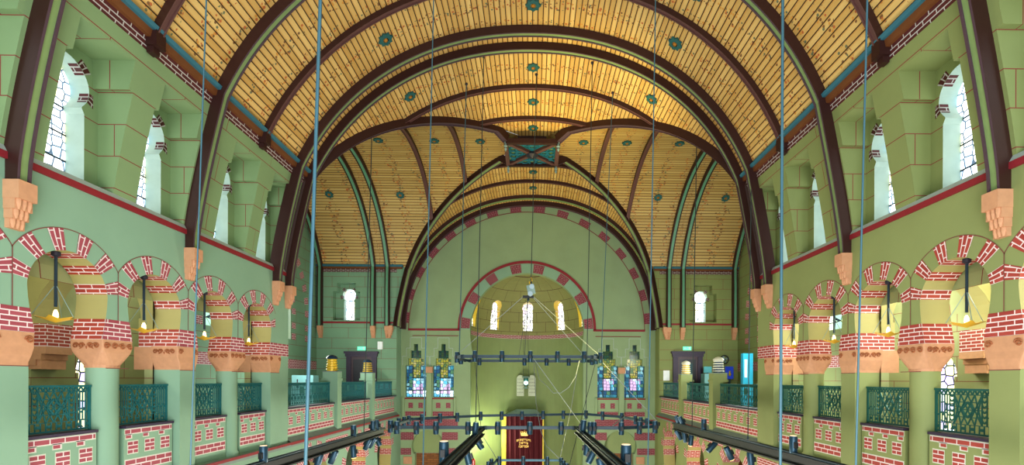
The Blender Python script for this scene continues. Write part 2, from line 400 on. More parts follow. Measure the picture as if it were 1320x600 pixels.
# ------------------------------------------------------------------ recessed horseshoe windows
HR, HC, HJ = .36, 1.40, .285
def shoe(z, zs, sc_=1.0):
    """half width of the horseshoe light: jambs, neck, round head"""
    d = (z - zs)/sc_
    if d < 0 or d > HC + HR: return 0
    if d < 1.05: return HJ*sc_
    if d < 1.12: return (HJ - .04*(d-1.05)/.07)*sc_
    r = math.sqrt(max(0, HR*HR - (d - HC)**2))
    return sc_*(r if d > HC else max(HJ - .04, r))
def shoe_levels(zs, sc_=1.0): return [zs + sc_*d for d in (0, .4, .8, 1.05, 1.12, 1.15, 1.18, 1.24, 1.31, HC, 1.49, 1.57, 1.64, 1.69, 1.73, 1.75, HC+HR)]
def recess(mb, mp, front, depth_back, depth_glass, zs, ztop, zstep, hw0, hw1, mats, sc_=1.0, bands=True, glassmat='glass_clear', gl=None):
    """mp(u, d, z): d measured outward; front(z): d of the wall face"""
    pl, sil = mats
    zl = shoe_levels(zs + .0, sc_)
    levels = sorted(set(zl + [zstep, ztop]))
    hw = lambda z: hw0 if z < zstep else hw1
    # jambs
    zz = sorted({zs, zstep, ztop} | {zs + (ztop-zs)*i/8 for i in range(9)})
    for a, b in zip(zz[:-1], zz[1:]):
        h = hw((a+b)/2)
        for d in (-1, 1):
            mb.face([mp(d*h, front(a), a), mp(d*h, depth_back, a), mp(d*h, depth_back, b), mp(d*h, front(b), b)], pl, [(front(a), a), (depth_back, a), (depth_back, b), (front(b), b)])
    for d in (-1, 1):
        mb.face([mp(d*hw0, front(zstep), zstep), mp(d*hw1, front(zstep), zstep), mp(d*hw1, depth_back, zstep), mp(d*hw0, depth_back, zstep)], pl)
    mb.face([mp(-hw1, front(ztop), ztop), mp(hw1, front(ztop), ztop), mp(hw1, depth_back, ztop), mp(-hw1, depth_back, ztop)], pl)
    mb.face([mp(-hw0, front(zs), zs), mp(hw0, front(zs), zs), mp(hw0, depth_glass, zs), mp(-hw0, depth_glass, zs)], sil)
    # back plane with the light cut out
    for a, b in zip(levels[:-1], levels[1:]):
        h = hw((a+b)/2)
        strips(mb, lambda u, z: mp(u, depth_back, z), -h, h, [a, b], lambda z: shoe(z, zs, sc_), pl)
    rv = 'reveal'  # paler, bluish colour stands in for daylight on these faces
    for a, b in zip(zl[:-1], zl[1:]):
        ha, hb = shoe(a+1e-6, zs, sc_), shoe(b-1e-6, zs, sc_)
        for d in (-1, 1):
            mb.face([mp(d*ha, depth_back, a), mp(d*ha, depth_glass, a), mp(d*hb, depth_glass, b), mp(d*hb, depth_back, b)], rv)
        gl.face([mp(-ha, depth_glass-.01, a), mp(ha, depth_glass-.01, a), mp(hb, depth_glass-.01, b), mp(-hb, depth_glass-.01, b)], glassmat, [(-ha, a), (ha, a), (hb, b), (-hb, b)])
    for zb in (.35, .72, 1.1):
        gl.face([mp(-HJ*sc_, depth_glass-.02, zs+zb*sc_), mp(HJ*sc_, depth_glass-.02, zs+zb*sc_), mp(HJ*sc_, depth_glass-.02, zs+zb*sc_+.025), mp(-HJ*sc_, depth_glass-.02, zs+zb*sc_+.025)], 'steel')
    if bands:
        zc = zs + HC*sc_
        for k in (-14, 48, 132, 194):
            for j in range(4):
                a0, a1 = rad(k-12+6*j), rad(k-12+6*j+6)
                def pt_(a, r, d): return mp(max(-hw1+.004, min(hw1-.004, r*cos(a))), d, zc + r*sin(a))
                r0, r1 = HR*sc_, HR*sc_ + .11
                mb.face([pt_(a0, r0, depth_back-.004), pt_(a0, r1, depth_back-.004), pt_(a1, r1, depth_back-.004), pt_(a1, r0, depth_back-.004)], 'brick_dark', [(r0, .4*a0), (r1, .4*a0), (r1, .4*a1), (r0, .4*a1)])
                rr = r0 - .004; dm = depth_back*.5 + depth_glass*.5
                mb.face([mp(rr*cos(a0), depth_back, zc+rr*sin(a0)), mp(rr*cos(a0), dm, zc+rr*sin(a0)), mp(rr*cos(a1), dm, zc+rr*sin(a1)), mp(rr*cos(a1), depth_back, zc+rr*sin(a1))], 'brick_dark', [(0, rr*a0), (.15, rr*a0), (.15, rr*a1), (0, rr*a1)])

WN = [0]
def win_name(): WN[0] += 1; return 'window_%d' % WN[0]
def clerestory(s):
    mb = MB(); pl = 'ashlar_left' if s < 0 else 'ashlar_right'
    zs = 2.74
    ys = [3.55, 5.1, 6.60, 8.0, 9.80, 11.2]; bd = [Y0, 4.3, 5.85, 7.33, 8.95, 10.55, YN]
    ztop, zstep = 4.66, 4.24
    zz = sorted({ZT, zs, zstep, ztop, ZCO} | {ZT + (ZCO-ZT)*i/14 for i in range(15)})
    def hole(z): return 0 if (z < zs or z > ztop) else (.50 if z < zstep else .42)
    for yc, b0, b1 in zip(ys, bd[:-1], bd[1:]):
        mp = lambda u, z: Vector((sidex(s, z), yc + u, z))
        strips(mb, mp, b0-yc, b1-yc, zz, hole, pl)
        gl = MB()
        mpw = lambda u, d, z: Vector((s*d, yc + u, z))
        recess(mb, mpw, lambda z: abs(sidex(s, z)), 6.24, 6.52, zs, ztop, zstep, .50, .42, (pl, 'sill'), 1.0, True, 'glass_clear', gl)
        struct(gl.build(win_name()))
    # end face toward the crossing
    for a, b in zip(zz[:-1], zz[1:]):
        mb.face([(sidex(s,a), YN, a), (s*6.6, YN, a), (s*6.6, YN, b), (sidex(s,b), YN, b)], pl)
    # sloping sill down to the string course
    mb.face([(s*5.97, Y0, ZT), (s*5.97, YN, ZT), (sidex(s, zs), YN, zs), (sidex(s, zs), Y0, zs)], 'sill')
    struct(mb.build('wall_%s_clerestory' % SW[s]))
    t = MB()
    t.box((s*5.965, Y0, ZT-.085), (s*6.0, YN, ZT), 'red_line')
    struct(t.build('trim_%d' % (1 if s < 0 else 2)))
    # cornice: brick strip, brown board, blue fillet
    t = MB()
    def band(z0, z1, ins, mat):
        mbx = [(sidex(s, z0, ins), z0), (sidex(s, z1, ins), z1), (sidex(s, z1, -.05), z1), (sidex(s, z0, -.05), z0)]
        for i in range(4):
            p, q = mbx[i], mbx[(i+1) % 4]
            t.face([(p[0], Y0, p[1]), (p[0], YN, p[1]), (q[0], YN, q[1]), (q[0], Y0, q[1])], mat, [(Y0, p[1]), (YN, p[1]), (YN, q[1]), (Y0, q[1])])
    band(4.90, 5.06, .01, 'brick_dark'); band(5.06, 5.16, .07, 'cornice_brown'); band(5.16, 5.22, .12, 'cornice_blue')
    struct(t.build('trim_%d' % (3 if s < 0 else 4)))
clerestory(-1); clerestory(1)

# ------------------------------------------------------------------ timber vaults
NT = 64
TS = [TCO + (PI-2*TCO)*i/NT for i in range(NT+1)]
def arc_len(ts, f=vault):
    l = [0]
    for a, b in zip(ts[:-1], ts[1:]):
        p, q = f(a), f(b); l.append(l[-1] + math.hypot(p[0]-q[0], p[1]-q[1]))
    return l
def vp(t, y):
    x, z = vault(t); return Vector((x + off(z), y, z))
RIBS_NAVE = [(2.85, 1), (4.29, 0), (5.73, 1), (7.17, 0), (8.61, 1), (10.05, 0), (11.45, 1), (12.02, 1)]
AL = arc_len(TS)
mb = MB()
by = [Y0] + [r[0] for r in RIBS_NAVE] + [YN]
for i, (a, b) in enumerate(zip(by[:-1], by[1:])):
    for j in range(NT):
        mb.face([vp(TS[j], a), vp(TS[j], b), vp(TS[j+1], b), vp(TS[j+1], a)], 'boards', [(AL[j], i), (AL[j], i+1), (AL[j+1], i+1), (AL[j+1], i)])
# crossing part of the nave vault, cut along the groins
CR = [YN, 13.7, 15.35, 18.55, 20.2, YE]
def lim(y): return min(1, abs(y - YC)/YH)
def groin_t(side, y):
    """angle on the nave vault where the groin passes at depth y"""
    xl = lim(y)*prof(ZCO)
    lo, hi = TCO, PI/2
    for _ in range(40):
        m = (lo+hi)/2
        if abs(vault(m)[0]) > xl: lo = m
        else: hi = m
    return lo if side < 0 else PI - lo
def tlen(t):
    for j in range(NT):
        if TS[j] <= t <= TS[j+1]: return AL[j] + (AL[j+1]-AL[j])*(t-TS[j])/(TS[j+1]-TS[j])
    return AL[-1]
yy = sorted({YN + (YE-YN)*i/60 for i in range(61)} | set(CR))
for a, b in zip(yy[:-1], yy[1:]):
    k = max(i for i in range(len(CR)) if CR[i] <= (a+b)/2)
    va = k + (a-CR[k])/(CR[k+1]-CR[k]); vb = k + (b-CR[k])/(CR[k+1]-CR[k])
    n = 24; ta = [groin_t(-1, a) + (groin_t(1, a)-groin_t(-1, a))*i/n for i in range(n+1)]; tb = [groin_t(-1, b) + (groin_t(1, b)-groin_t(-1, b))*i/n for i in range(n+1)]
    for i in range(n):
        mb.face([vp(ta[i], a), vp(tb[i], b), vp(tb[i+1], b), vp(ta[i+1], a)], 'boards', [(tlen(ta[i]), va), (tlen(tb[i]), vb), (tlen(tb[i+1]), vb), (tlen(ta[i+1]), va)])
for j in range(NT):
    mb.face([vp(TS[j], YE), vp(TS[j], YCH), vp(TS[j+1], YCH), vp(TS[j+1], YE)], 'boards', [(AL[j], 0), (AL[j], 1), (AL[j+1], 1), (AL[j+1], 0)])
struct(mb.build('ceiling'))
# transept vaults
XT = 9.7
KY = YH/prof(ZCO)
def tv(t, x):     # transept vault: same profile squeezed in depth
    v, z = vault(t); return Vector((x + off(z)*max(0, 1-abs(x)/8), YC + v*KY, z))
TR = [.9, 2.65, 4.25, 6.45, 7.1, XT]
for s in (-1, 1):
    mb = MB()
    xx = sorted({0.0 + XT*i/70 for i in range(71)} | set(TR))
    for a, b in zip(xx[:-1], xx[1:]):
        k = max([i for i in range(len(TR)) if TR[i] <= (a+b)/2] + [0])
        k2 = min(k+1, len(TR)-1)
        va = k + (a-TR[k])/(TR[k2]-TR[k]); vb = k + (b-TR[k])/(TR[k2]-TR[k])
        n = 28
        def rng(x):
            if x >= prof(ZCO): g = TCO
            else:
                lo, hi = TCO, PI/2
                for _ in range(40):
                    m = (lo+hi)/2
                    if abs(vault(m)[0]) > x: lo = m
                    else: hi = m
                g = lo
            return [g + (PI-2*g)*i/n for i in range(n+1)]
        ra, rb = rng(a), rng(b)
        for i in range(n):
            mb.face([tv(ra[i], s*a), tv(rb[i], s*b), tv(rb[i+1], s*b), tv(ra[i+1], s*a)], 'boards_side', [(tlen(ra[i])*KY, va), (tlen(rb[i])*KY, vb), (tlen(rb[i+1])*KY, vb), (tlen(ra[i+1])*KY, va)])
    struct(mb.build('ceiling_transept_' + SW[s]))

# ------------------------------------------------------------------ ribs
def sweep(mb, pts, nrm, ax, w, d, mats, back=.06):
    """rib: pts on the surface, nrm inward, ax across; mats (near face, soffit edge, soffit channel, far face)"""
    sec = [(-w/2, -back), (-w/2, d), (-w*.3, d), (-w*.3, d-.02), (w*.3, d-.02), (w*.3, d), (w/2, d), (w/2, -back)]
    mm = [mats[0], mats[1], mats[1], mats[2], mats[1], mats[1], mats[3]]
    rows = [[p + a_*s_[0] + n_*s_[1] for s_ in sec] for p, n_, a_ in zip(pts, nrm, ax)]
    for r0, r1 in zip(rows[:-1], rows[1:]):
        for i in range(7): mb.face([r0[i], r1[i], r1[i+1], r0[i+1]], mm[i])
    mb.face(rows[0], mats[0]); mb.face(rows[-1][::-1], mats[0])
def path_frames(pts, ax):
    out = []
    for i in range(len(pts)):
        t = (pts[min(i+1, len(pts)-1)] - pts[max(i-1, 0)]).normalized()
        a = ax if isinstance(ax, Vector) else ax[i]
        a = (a - t*a.dot(t)).normalized()
        out.append((t.cross(a).normalized(), a))
    return out
def corbel(mb, c, d, w=.21, h=.56, pr=.19, mat='terracotta'):
    """stepped bracket: c = top centre on the wall, d = outward unit direction"""
    c, d = Vector(c), Vector(d); a = Vector((-d.y, d.x, 0))
    mb.obox(c + d*pr/2 - Vector((0,0,.11)), d*(pr/2), a*w/2, (0,0,.11), mat)
    tiers = [(.22, .34, .86, 3), (.34, .45, .64, 3), (.45, h, .38, 3)]
    for z0, z1, k, n in tiers:
        mb.obox(c + d*pr*k*.42 - Vector((0,0,(z0+z1)/2)), d*(pr*k*.42), a*(w*(.33+.17*k)), (0,0,(z1-z0)/2), mat)
        for i in range(n):
            q = c + a*((i - (n-1)/2)*w*.29*(.7+.3*k)) + d*pr*k*.86
            mb.tube([q - Vector((0,0,z0-.0)), q - Vector((0,0,z0+.05)), q - Vector((0,0,z1))], [w*.13, w*.13, w*.05], mat, 8)
def nave_rib(y, big, label):
    r = thing('vault_rib', label, 'rib', (0, y, 0), 'ribs of the nave vault')
    w, d = (.16, .19) if big else (.12, .12)
    mb = MB(); n = 72
    if big:
        ts = [TCO + (PI-2*TCO)*i/n for i in range(n+1)]; pts = [vp(t, y) for t in ts]
        zl = [2.31 + (ZCO - 2.31)*i/10 for i in range(10)]
        pts = [Vector((sidex(-1, z), y, z)) for z in zl] + pts + [Vector((sidex(1, z), y, z)) for z in zl[::-1]]
        mats = ('maroon', 'mauve', 'rib_green', 'maroon')
    else:
        ts = [TCO + (PI-2*TCO)*i/n for i in range(n+1)]; pts = [vp(t, y) for t in ts]
        mats = ('maroon', 'rib_brown', 'rib_brown', 'maroon')
    fr = path_frames(pts, Vector((0, 1, 0)))
    sg = 1 if fr[len(fr)//2][0].z < 0 else -1
    sweep(mb, pts, [f[0]*sg for f in fr], [f[1] for f in fr], w, d, mats, .06)
    mb.build('rib_beam', r)
    for s in (-1, 1):
        cb = MB()
        if big: corbel(cb, (s*6.0, y, 2.33), (-s, 0, 0)); cb.build('corbel', r)
        else:
            x = sidex(s, 5.0); cb.box((x - s*.17, y-.09, 4.95), (x, y+.09, 5.2), 'maroon'); cb.box((x - s*.10, y-.06, 4.85), (x, y+.06, 4.95), 'maroon'); cb.build('bracket', r)
nb, nsn = 0, 0
bl = {2.85: 'dark maroon arch rib over the nave, first main rib, overhead', 5.73: 'large maroon arch rib standing on orange corbels beside the nearest gallery piers', 8.61: 'large maroon arch rib standing on orange corbels beside the second gallery piers',
      11.45: 'first of the paired maroon arch ribs before the crossing', 12.02: 'second of the paired maroon arch ribs, edging the crossing',
      4.29: 'slim brown vault rib nearest of all, between the first two main ribs', 7.17: 'slim brown vault rib between the first and second corbelled main ribs', 10.05: 'slim brown vault rib just before the paired main ribs'}
for y, big in RIBS_NAVE:
    if y > 3: nave_rib(y, big, bl[y])
def cross_rib(y, label):
    r = thing('vault_rib', label, 'rib', (0, y, 0), 'ribs of the crossing vault')
    g0, g1 = groin_t(-1, y), groin_t(1, y); n = 40
    pts = [vp(g0 + (g1-g0)*i/n, y) for i in range(n+1)]
    fr = path_frames(pts, Vector((0, 1, 0))); sg = 1 if fr[n//2][0].z < 0 else -1
    mb = MB(); sweep(mb, pts, [f[0]*sg for f in fr], [f[1] for f in fr], .12, .12, ('maroon', 'rib_brown', 'rib_brown', 'maroon')); mb.build('rib_beam', r)
cross_rib(13.7, 'slim brown rib on the gold vault, first behind the paired ribs'); cross_rib(15.35, 'slim brown rib on the gold vault just before the turquoise keystone')
cross_rib(18.55, 'slim brown rib on the gold vault just behind the turquoise keystone'); cross_rib(20.2, 'slim brown rib on the gold vault, last before the apse arch')
def chancel_rib():
    r = thing('vault_rib', 'dark rib following the great round arch above the apse wall', 'rib', (0, YCH-.15, 0))
    n = 72; ts = [PI*i/n for i in range(n+1)]; pts = [vp(t, YCH-.13) for t in ts]
    fr = path_frames(pts, Vector((0, 1, 0))); sg = 1 if fr[n//2][0].z < 0 else -1
    mb = MB(); sweep(mb, pts, [f[0]*sg for f in fr], [f[1] for f in fr], .2, .2, ('maroon', 'mauve', 'rib_brown', 'maroon')); mb.build('rib_beam', r)
    for s in (-1, 1):
        cb = MB(); corbel(cb, (s*6.45, YCH-.15, 2.45), (-s, 0, 0)); cb.build('corbel', r)
chancel_rib()
def trans_rib(s, x, big, label):
    r = thing('vault_rib', label, 'rib', (s*x, YC, 0), 'ribs of the side vaults')
    if x >= prof(ZCO): g = TCO
    else:
        lo, hi = TCO, PI/2
        for _ in range(40):
            m = (lo+hi)/2
            if abs(vault(m)[0]) > x: lo = m
            else: hi = m
        g = lo
    n = 48; pts = [tv(g + (PI-2*g)*i/n, s*x) for i in range(n+1)]
    if big:
        ye, yw = YE-.03, YN+.03
        pts = [Vector((s*x, yw, 2.42)), Vector((s*x, yw, 4.2))] + pts + [Vector((s*x, ye, 4.2)), Vector((s*x, ye, 2.42))]
    fr = path_frames(pts, Vector((1, 0, 0))); sg = 1 if fr[len(fr)//2][0].z < 0 else -1
    w, d = (.20, .18) if big else (.15, .13)
    mb = MB(); sweep(mb, pts, [f[0]*sg for f in fr], [f[1]*-s for f in fr], w, d, ('maroon', 'maroon' if big else 'rib_brown', 'rib_teal' if big else 'rib_brown', 'maroon')); mb.build('rib_beam', r)
    if big:
        cb = MB(); corbel(cb, (s*x, YE, 2.44), (0, -1, 0)); cb.build('corbel', r)
        cb = MB(); corbel(cb, (s*x, YN+.001, 2.44), (0, 1, 0)); cb.build('corbel', r)
for s in (-1, 1):
    d = SW[s]
    trans_rib(s, 2.65, 0, 'slim brown rib of the %s side vault, next to the keystone' % d)
    trans_rib(s, 4.25, 0, 'slim brown rib of the %s side vault, between keystone and green ribs' % d)
    trans_rib(s, 6.45, 1, 'green edged rib on the %s side vault, inner one of the pair' % d)
    trans_rib(s, 7.1, 1, 'green edged rib on the %s side vault, outer one of the pair' % d)
    trans_rib(s, 9.5, 1, 'green edged rib in the far corner of the %s side vault' % d)
kx, ky, kz = .15, 17.05, 8.15
hx, hy = .90, .86
# groin ribs: corner corbel to keystone
def groin(s, near):
    lab = '%s maroon diagonal rib rising from the %s corner pier to the keystone' % ('near' if near else 'far', SW[s])
    r = thing('groin_rib', lab, 'rib', (0, YC, 0), 'diagonal ribs of the crossing')
    pts = []; axs = []
    yc = YN if near else YE
    n = 40
    for i in range(n+1):
        y = yc + (YC + (-.85 if near else .85) - yc)*i/n
        p = vp(groin_t(s, y), y); pts.append(p)
    pts = pts[:-2] + [Vector((kx + s*hx*.97, ky + (-1 if near else 1)*hy*.97, kz + .12))]
    low = []
    for i in range(14):
        z = 2.42 + (ZCO-2.42)*i/14
        low.append(Vector((sidex(s, max(z, 2.5)) , yc + (-.06 if near else -.06), z)))
    pts = low + pts
    d2 = Vector((s*1.0, (-1 if near else 1)*YH/6.0, 0)).normalized()
    ax = Vector((-d2.y, d2.x, 0))
    if ax.y < 0: ax = -ax
    fr = path_frames(pts, ax); sg = 1 if fr[-1][0].z < 0 else -1
    nr = []
    for p, f in zip(pts, fr): nr.append(f[0]*sg)
    mb = MB(); sweep(mb, pts, nr, [f[1] for f in fr], .22, .16, ('maroon', 'mauve', 'rib_green' if not near else 'mauve', 'rib_brown'), .10); mb.build('rib_beam', r)
    if not near:
        cb = MB(); corbel(cb, (s*6.38, YE-.08, 2.45), (-s, 0, 0)); cb.build('corbel', r)
for s in (-1, 1): groin(s, True); groin(s, False)
# far cross arch along the crossing edge (chancel side)
r = thing('vault_rib', 'green edged arch rib at the far edge of the crossing', 'rib', (0, YE, 0))
n = 72; pts = [vp(PI*i/n, YE+.12) for i in range(n+1)]
fr = path_frames(pts, Vector((0, 1, 0))); sg = 1 if fr[n//2][0].z < 0 else -1
mb = MB(); sweep(mb, pts, [f[0]*sg for f in fr], [f[1] for f in fr], .2, .16, ('maroon', 'rib_green', 'rib_green', 'maroon')); mb.build('rib_beam', r)
for s in (-1, 1):
    cb = MB(); corbel(cb, (s*6.42, YE+.2, 2.45), (-s, 0, 0)); cb.build('corbel', r)

# keystone: flat frame with four fretwork panels
kx, ky, kz = .15, 17.05, 8.15
ks = thing('keystone_boss', 'turquoise fretwork boss in a maroon frame at the meeting of the diagonal ribs', 'keystone', (kx, ky, kz))
hx, hy = .90, .86
mb = MB()
for sx in (-1, 1): mb.bar((kx+sx*hx, ky-hy, kz), (kx+sx*hx, ky+hy, kz), .14, .16, 'rib_brown')
for sy in (-1, 1): mb.bar((kx-hx, ky+sy*hy, kz), (kx+hx, ky+sy*hy, kz), .14, .16, 'maroon')
mb.build('frame', ks)
mb = MB(); mb.box((kx-hx, ky-hy, kz+.06), (kx+hx, ky+hy, kz+.10), 'rib_green'); mb.box((kx-.5, ky-.5, kz+.1), (kx+.5, ky+.5, kz+.45), 'maroon'); mb.build('back_board', ks)
for a, b in (((-1,-1),(1,1)), ((-1,1),(1,-1))):
    mb = MB(); mb.bar((kx+a[0]*hx, ky+a[1]*hy, kz-.01), (kx+b[0]*hx, ky+b[1]*hy, kz-.01), .13, .10, 'rib_brown'); mb.build('cross_bar', ks)
for k in range(4):
    a = k*PI/2; mb = MB()
    ctr = Vector((kx + .58*cos(a), ky + .58*sin(a), kz+.02)); u = Vector((cos(a), sin(a), 0)); v = Vector((-sin(a), cos(a), 0))
    # rounded triangular tracery: rings and scrolls
    for (du, dv, rr) in ((.12, 0, .13), (.10, .27, .12), (.10, -.27, .12), (-.15, 0, .10), (.2, .13, .06), (.2, -.13, .06), (-.02, .14, .06), (-.02, -.14, .06), (.1, .47, .06), (.1, -.47, .06)):
        c = ctr + u*du + v*dv
        mb.tube([c + u*rr*cos(2*PI*i/12) + v*rr*sin(2*PI*i/12) for i in range(13)], .028, 'fretwork', 6, False)
    pts = [ctr + u*(.27) + v*.62, ctr + u*.27 - v*.62, ctr - u*.38, ctr + u*.27 + v*.62]
    mb.tube(pts, .03, 'fretwork', 6)
    mb.build('fretwork_panel', ks)
mb = MB(); mb.lathe((kx, ky, kz-.08), [(.2, .08), (.22, .0), (.12, -.06), (.03, -.1)], 12, 'door_dark'); mb.build('centre_boss', ks)
for sx in (-1, 1):
    for sy in (-1, 1):
        mb = MB(); mb.lathe((kx+sx*hx, ky+sy*hy, kz-.32), [(.01, -.02), (.05, .06), (.03, .11), (.07, .16), (.03, .2), (.05, .3)], 10, 'slate'); mb.build('finial', ks)

# rosettes on the boards
def rosette_proto():
    o = thing('ceiling_rosette', '', 'rosette', (0, 0, 0))
    mb = MB(); n = 16
    rr = [.18 if i % 2 == 0 else .14 for i in range(n)]
    out = [Vector((rr[i]*cos(2*PI*i/n), rr[i]*sin(2*PI*i/n), -.035)) for i in range(n)]; inn = [Vector((.065*cos(2*PI*i/n), .065*sin(2*PI*i/n), -.04)) for i in range(n)]
    top = [Vector((v.x, v.y, 0)) for v in out]
    for i in range(n):
        j = (i+1) % n
        mb.face([out[i], out[j], inn[j], inn[i]], 'rosette_teal'); mb.face([out[i], top[i], top[j], out[j]], 'rosette_teal')
    mb.build('petals', o)
    mb = MB(); mb.lathe((0, 0, -.06), [(.005, 0), (.04, .01), (.045, .03)], 12, 'rosette_gold'); mb.build('centre', o)
    return o
rp = rosette_proto(); first = True
def place_rosette(p, nrm, ax, label):
    global first
    z = -Vector(nrm).normalized(); x = Vector(ax).normalized(); y = z.cross(x).normalized(); x = y.cross(z)
    m = Matrix((x, y, z)).transposed()
    o = rp if first else dup(rp, p, label)
    first = False
    o.location = p; o['label'] = label; o['group'] = 'turquoise rosettes on the gold vault'; o.rotation_euler = m.to_euler()
def tang(f, t): return (f(t+.01) - f(t-.01)).normalized()
bays = [(9.33, 'third last'), (10.75, 'last full'), (12.9, 'first bay behind the paired ribs of the'), (14.5, 'second bay behind the paired ribs of the'), (19.4, 'bay behind the keystone of the'), (21.0, 'bay next to the apse arch of the')]
bw_ = {9.33: 'bay before the last slim rib', 10.75: 'bay just before the paired ribs', 12.9: 'first bay behind the paired ribs', 14.5: 'second bay behind the paired ribs', 16.0: 'strip just before the keystone', 19.4: 'bay behind the keystone', 21.0: 'bay next to the apse arch'}
def t_at(x):
    lo, hi = TCO, PI/2
    for _ in range(40):
        m = (lo+hi)/2
        if abs(vault(m)[0]) > x: lo = m
        else: hi = m
    return lo
for y, w_ in bw_.items():
    for pos, t in (('crown', PI/2), ('left slope', t_at(3.3)), ('right slope', PI - t_at(3.3))):
        if pos != 'crown' and not (y < 14): continue
        f = lambda tt: vp(tt, y); tg = tang(f, t); nn = tg.cross(Vector((0, 1, 0))).normalized()
        if nn.z > 0: nn = -nn
        place_rosette(f(t) + nn*.005, nn, tg, 'turquoise star rosette on the %s, %s' % (pos + ' of the vault', w_))
for s in (-1, 1):
    for x, w_ in ((1.85, 'inner bay beside the keystone'), (3.45, 'middle bay'), (5.4, 'outer bay before the green ribs')):
        for pos, t in (('crown', PI/2), ('far slope', PI - t_at(3.3))):
            if pos != 'crown' and x < 5: continue
            f = lambda tt: tv(tt, s*x); tg = tang(f, t); nn = tg.cross(Vector((1, 0, 0))).normalized()
            if nn.z > 0: nn = -nn
            place_rosette(f(t) + nn*.005, nn, tg, 'turquoise star rosette, %s of %s side vault, %s' % (pos, SW[s], w_))
    f = lambda tt: tv(tt, s*8.3); t = PI - t_at(3.3); tg = tang(f, t); nn = tg.cross(Vector((1, 0, 0))).normalized()
    if nn.z > 0: nn = -nn
    place_rosette(f(t) + nn*.005, nn, tg, 'turquoise star rosette on the %s side vault beyond the paired green ribs' % SW[s])

# ------------------------------------------------------------------ gallery columns and piers
CXA = W + .225
def rounded(n, hx, hy, p):
    out = []
    for i in range(n):
        a = 2*PI*i/n + PI/n; c, s_ = cos(a), sin(a)
        out.append((hx*math.copysign(abs(c)**(2/p), c), hy*math.copysign(abs(s_)**(2/p), s_)))
    return out
def loft(mb, c, secs, mat, n=24):
    """secs: (z, hx, hy, exponent)"""
    rows = [[Vector((c[0]+x, c[1]+y, z)) for x, y in rounded(n, hx, hy, p)] for z, hx, hy, p in secs]
    for a, b in zip(rows[:-1], rows[1:]):
        for i in range(n): mb.face([a[i], a[(i+1)%n], b[(i+1)%n], b[i]], mat)
    mb.face(rows[0][::-1], mat); mb.face(rows[-1], mat)
def spiral(mb, c, u, v, r, turns=1.4, mat='terracotta_dark', th=.011):
    c, u, v = Vector(c), Vector(u), Vector(v); k = 14
    mb.tube([c + (u*cos(turns*2*PI*i/k) + v*sin(turns*2*PI*i/k))*r*(1 - .75*i/k) for i in range(k+1)], th, mat, 5)
def support(s, y, square, idx):
    d = SW[s]
    kind = 'square green pier with orange capital' if square else 'round green column with carved orange capital'
    r = thing('gallery_pier' if square else 'gallery_column', '%s in the %s arcade, %s' % (kind, d, idx), 'pier' if square else 'column', (s*CXA, y, ZG), 'gallery piers' if square else 'gallery columns')
    pl = 'plaster_left' if s < 0 else 'plaster_right'
    cx = s*CXA; h = CELL - arch_h(ZB)
    mb = MB(); zc = .15
    if square: loft(mb, (cx, y), [(ZG, .225, .19, 30), (zc, .225, .19, 30)], pl, 8)
    else: loft(mb, (cx, y), [(ZG, .22, .22, 2), (ZG+.06, .22, .22, 2), (ZG+.1, .19, .19, 2), (zc, .19, .19, 2)], pl, 28)
    if square:
        mb = MB(); mb.box((cx-.225, y-.19, ZG), (cx+.225, y+.19, zc), pl)
    mb.build('shaft', r, smooth=not square)
    mb = MB()
    p0 = 30 if square else 2.2
    w0x, w0y = (.228, .195) if square else (.195, .195)
    loft(mb, (cx, y), [(zc, w0x, w0y, p0), (zc+.04, w0x, w0y, p0), (zc+.13, w0x+.01 if square else .215, w0y+.03, 4 if not square else 30), (zc+.22, .235, w0y+.06, 8 if not square else 30), (zc+.29, .236, h-.005, 30), (ZB, .236, h, 30)], 'terracotta', 24)
    mb.face([(cx-s*.2262, y-w0y-.002, zc-.012), (cx-s*.2262, y+w0y+.002, zc-.012), (cx-s*.2262, y+w0y+.002, zc), (cx-s*.2262, y-w0y-.002, zc)], 'thin_line')
    cap_ = mb.build('capital', r)
    xf = cx - s*.242
    def scroll(*a):
        q = MB(); spiral(q, *a); q.build('scroll', cap_)
    ks_ = ((-.72, 1), (.72, -1)) if square else ((-.75, 1), (-.25, 1), (.25, -1), (.75, -1))
    for k, sg in ks_: scroll((xf, y + h*k, ZB-.09), (0, sg, 0), (0, 0, 1), .05)
    for k in (-.7, -.3, .3, .7): scroll((cx + k*.21, y - h - .006, ZB-.09), (1 if k < 0 else -1, 0, 0), (0, 0, 1), .042)
    for k in (-.3, 0, .3):
        q = MB(); q.tube([(cx + k*.5, y - h*.86, ZB-.2), (cx + k*.4, y - h*.92, ZB-.15), (cx + k*.15, y-h-.002, ZB-.10)], .012, 'terracotta_dark', 5); q.build('leaf', cap_)
for s in (-1, 1):
    for i, y in enumerate(PIERS): support(s, y, True, ['nearest', 'second from front', 'last before the crossing'][i])
    for i, y in enumerate(COLS):
        if y > 5: support(s, y, False, ['beyond the frame', 'nearest', 'farthest'][i])

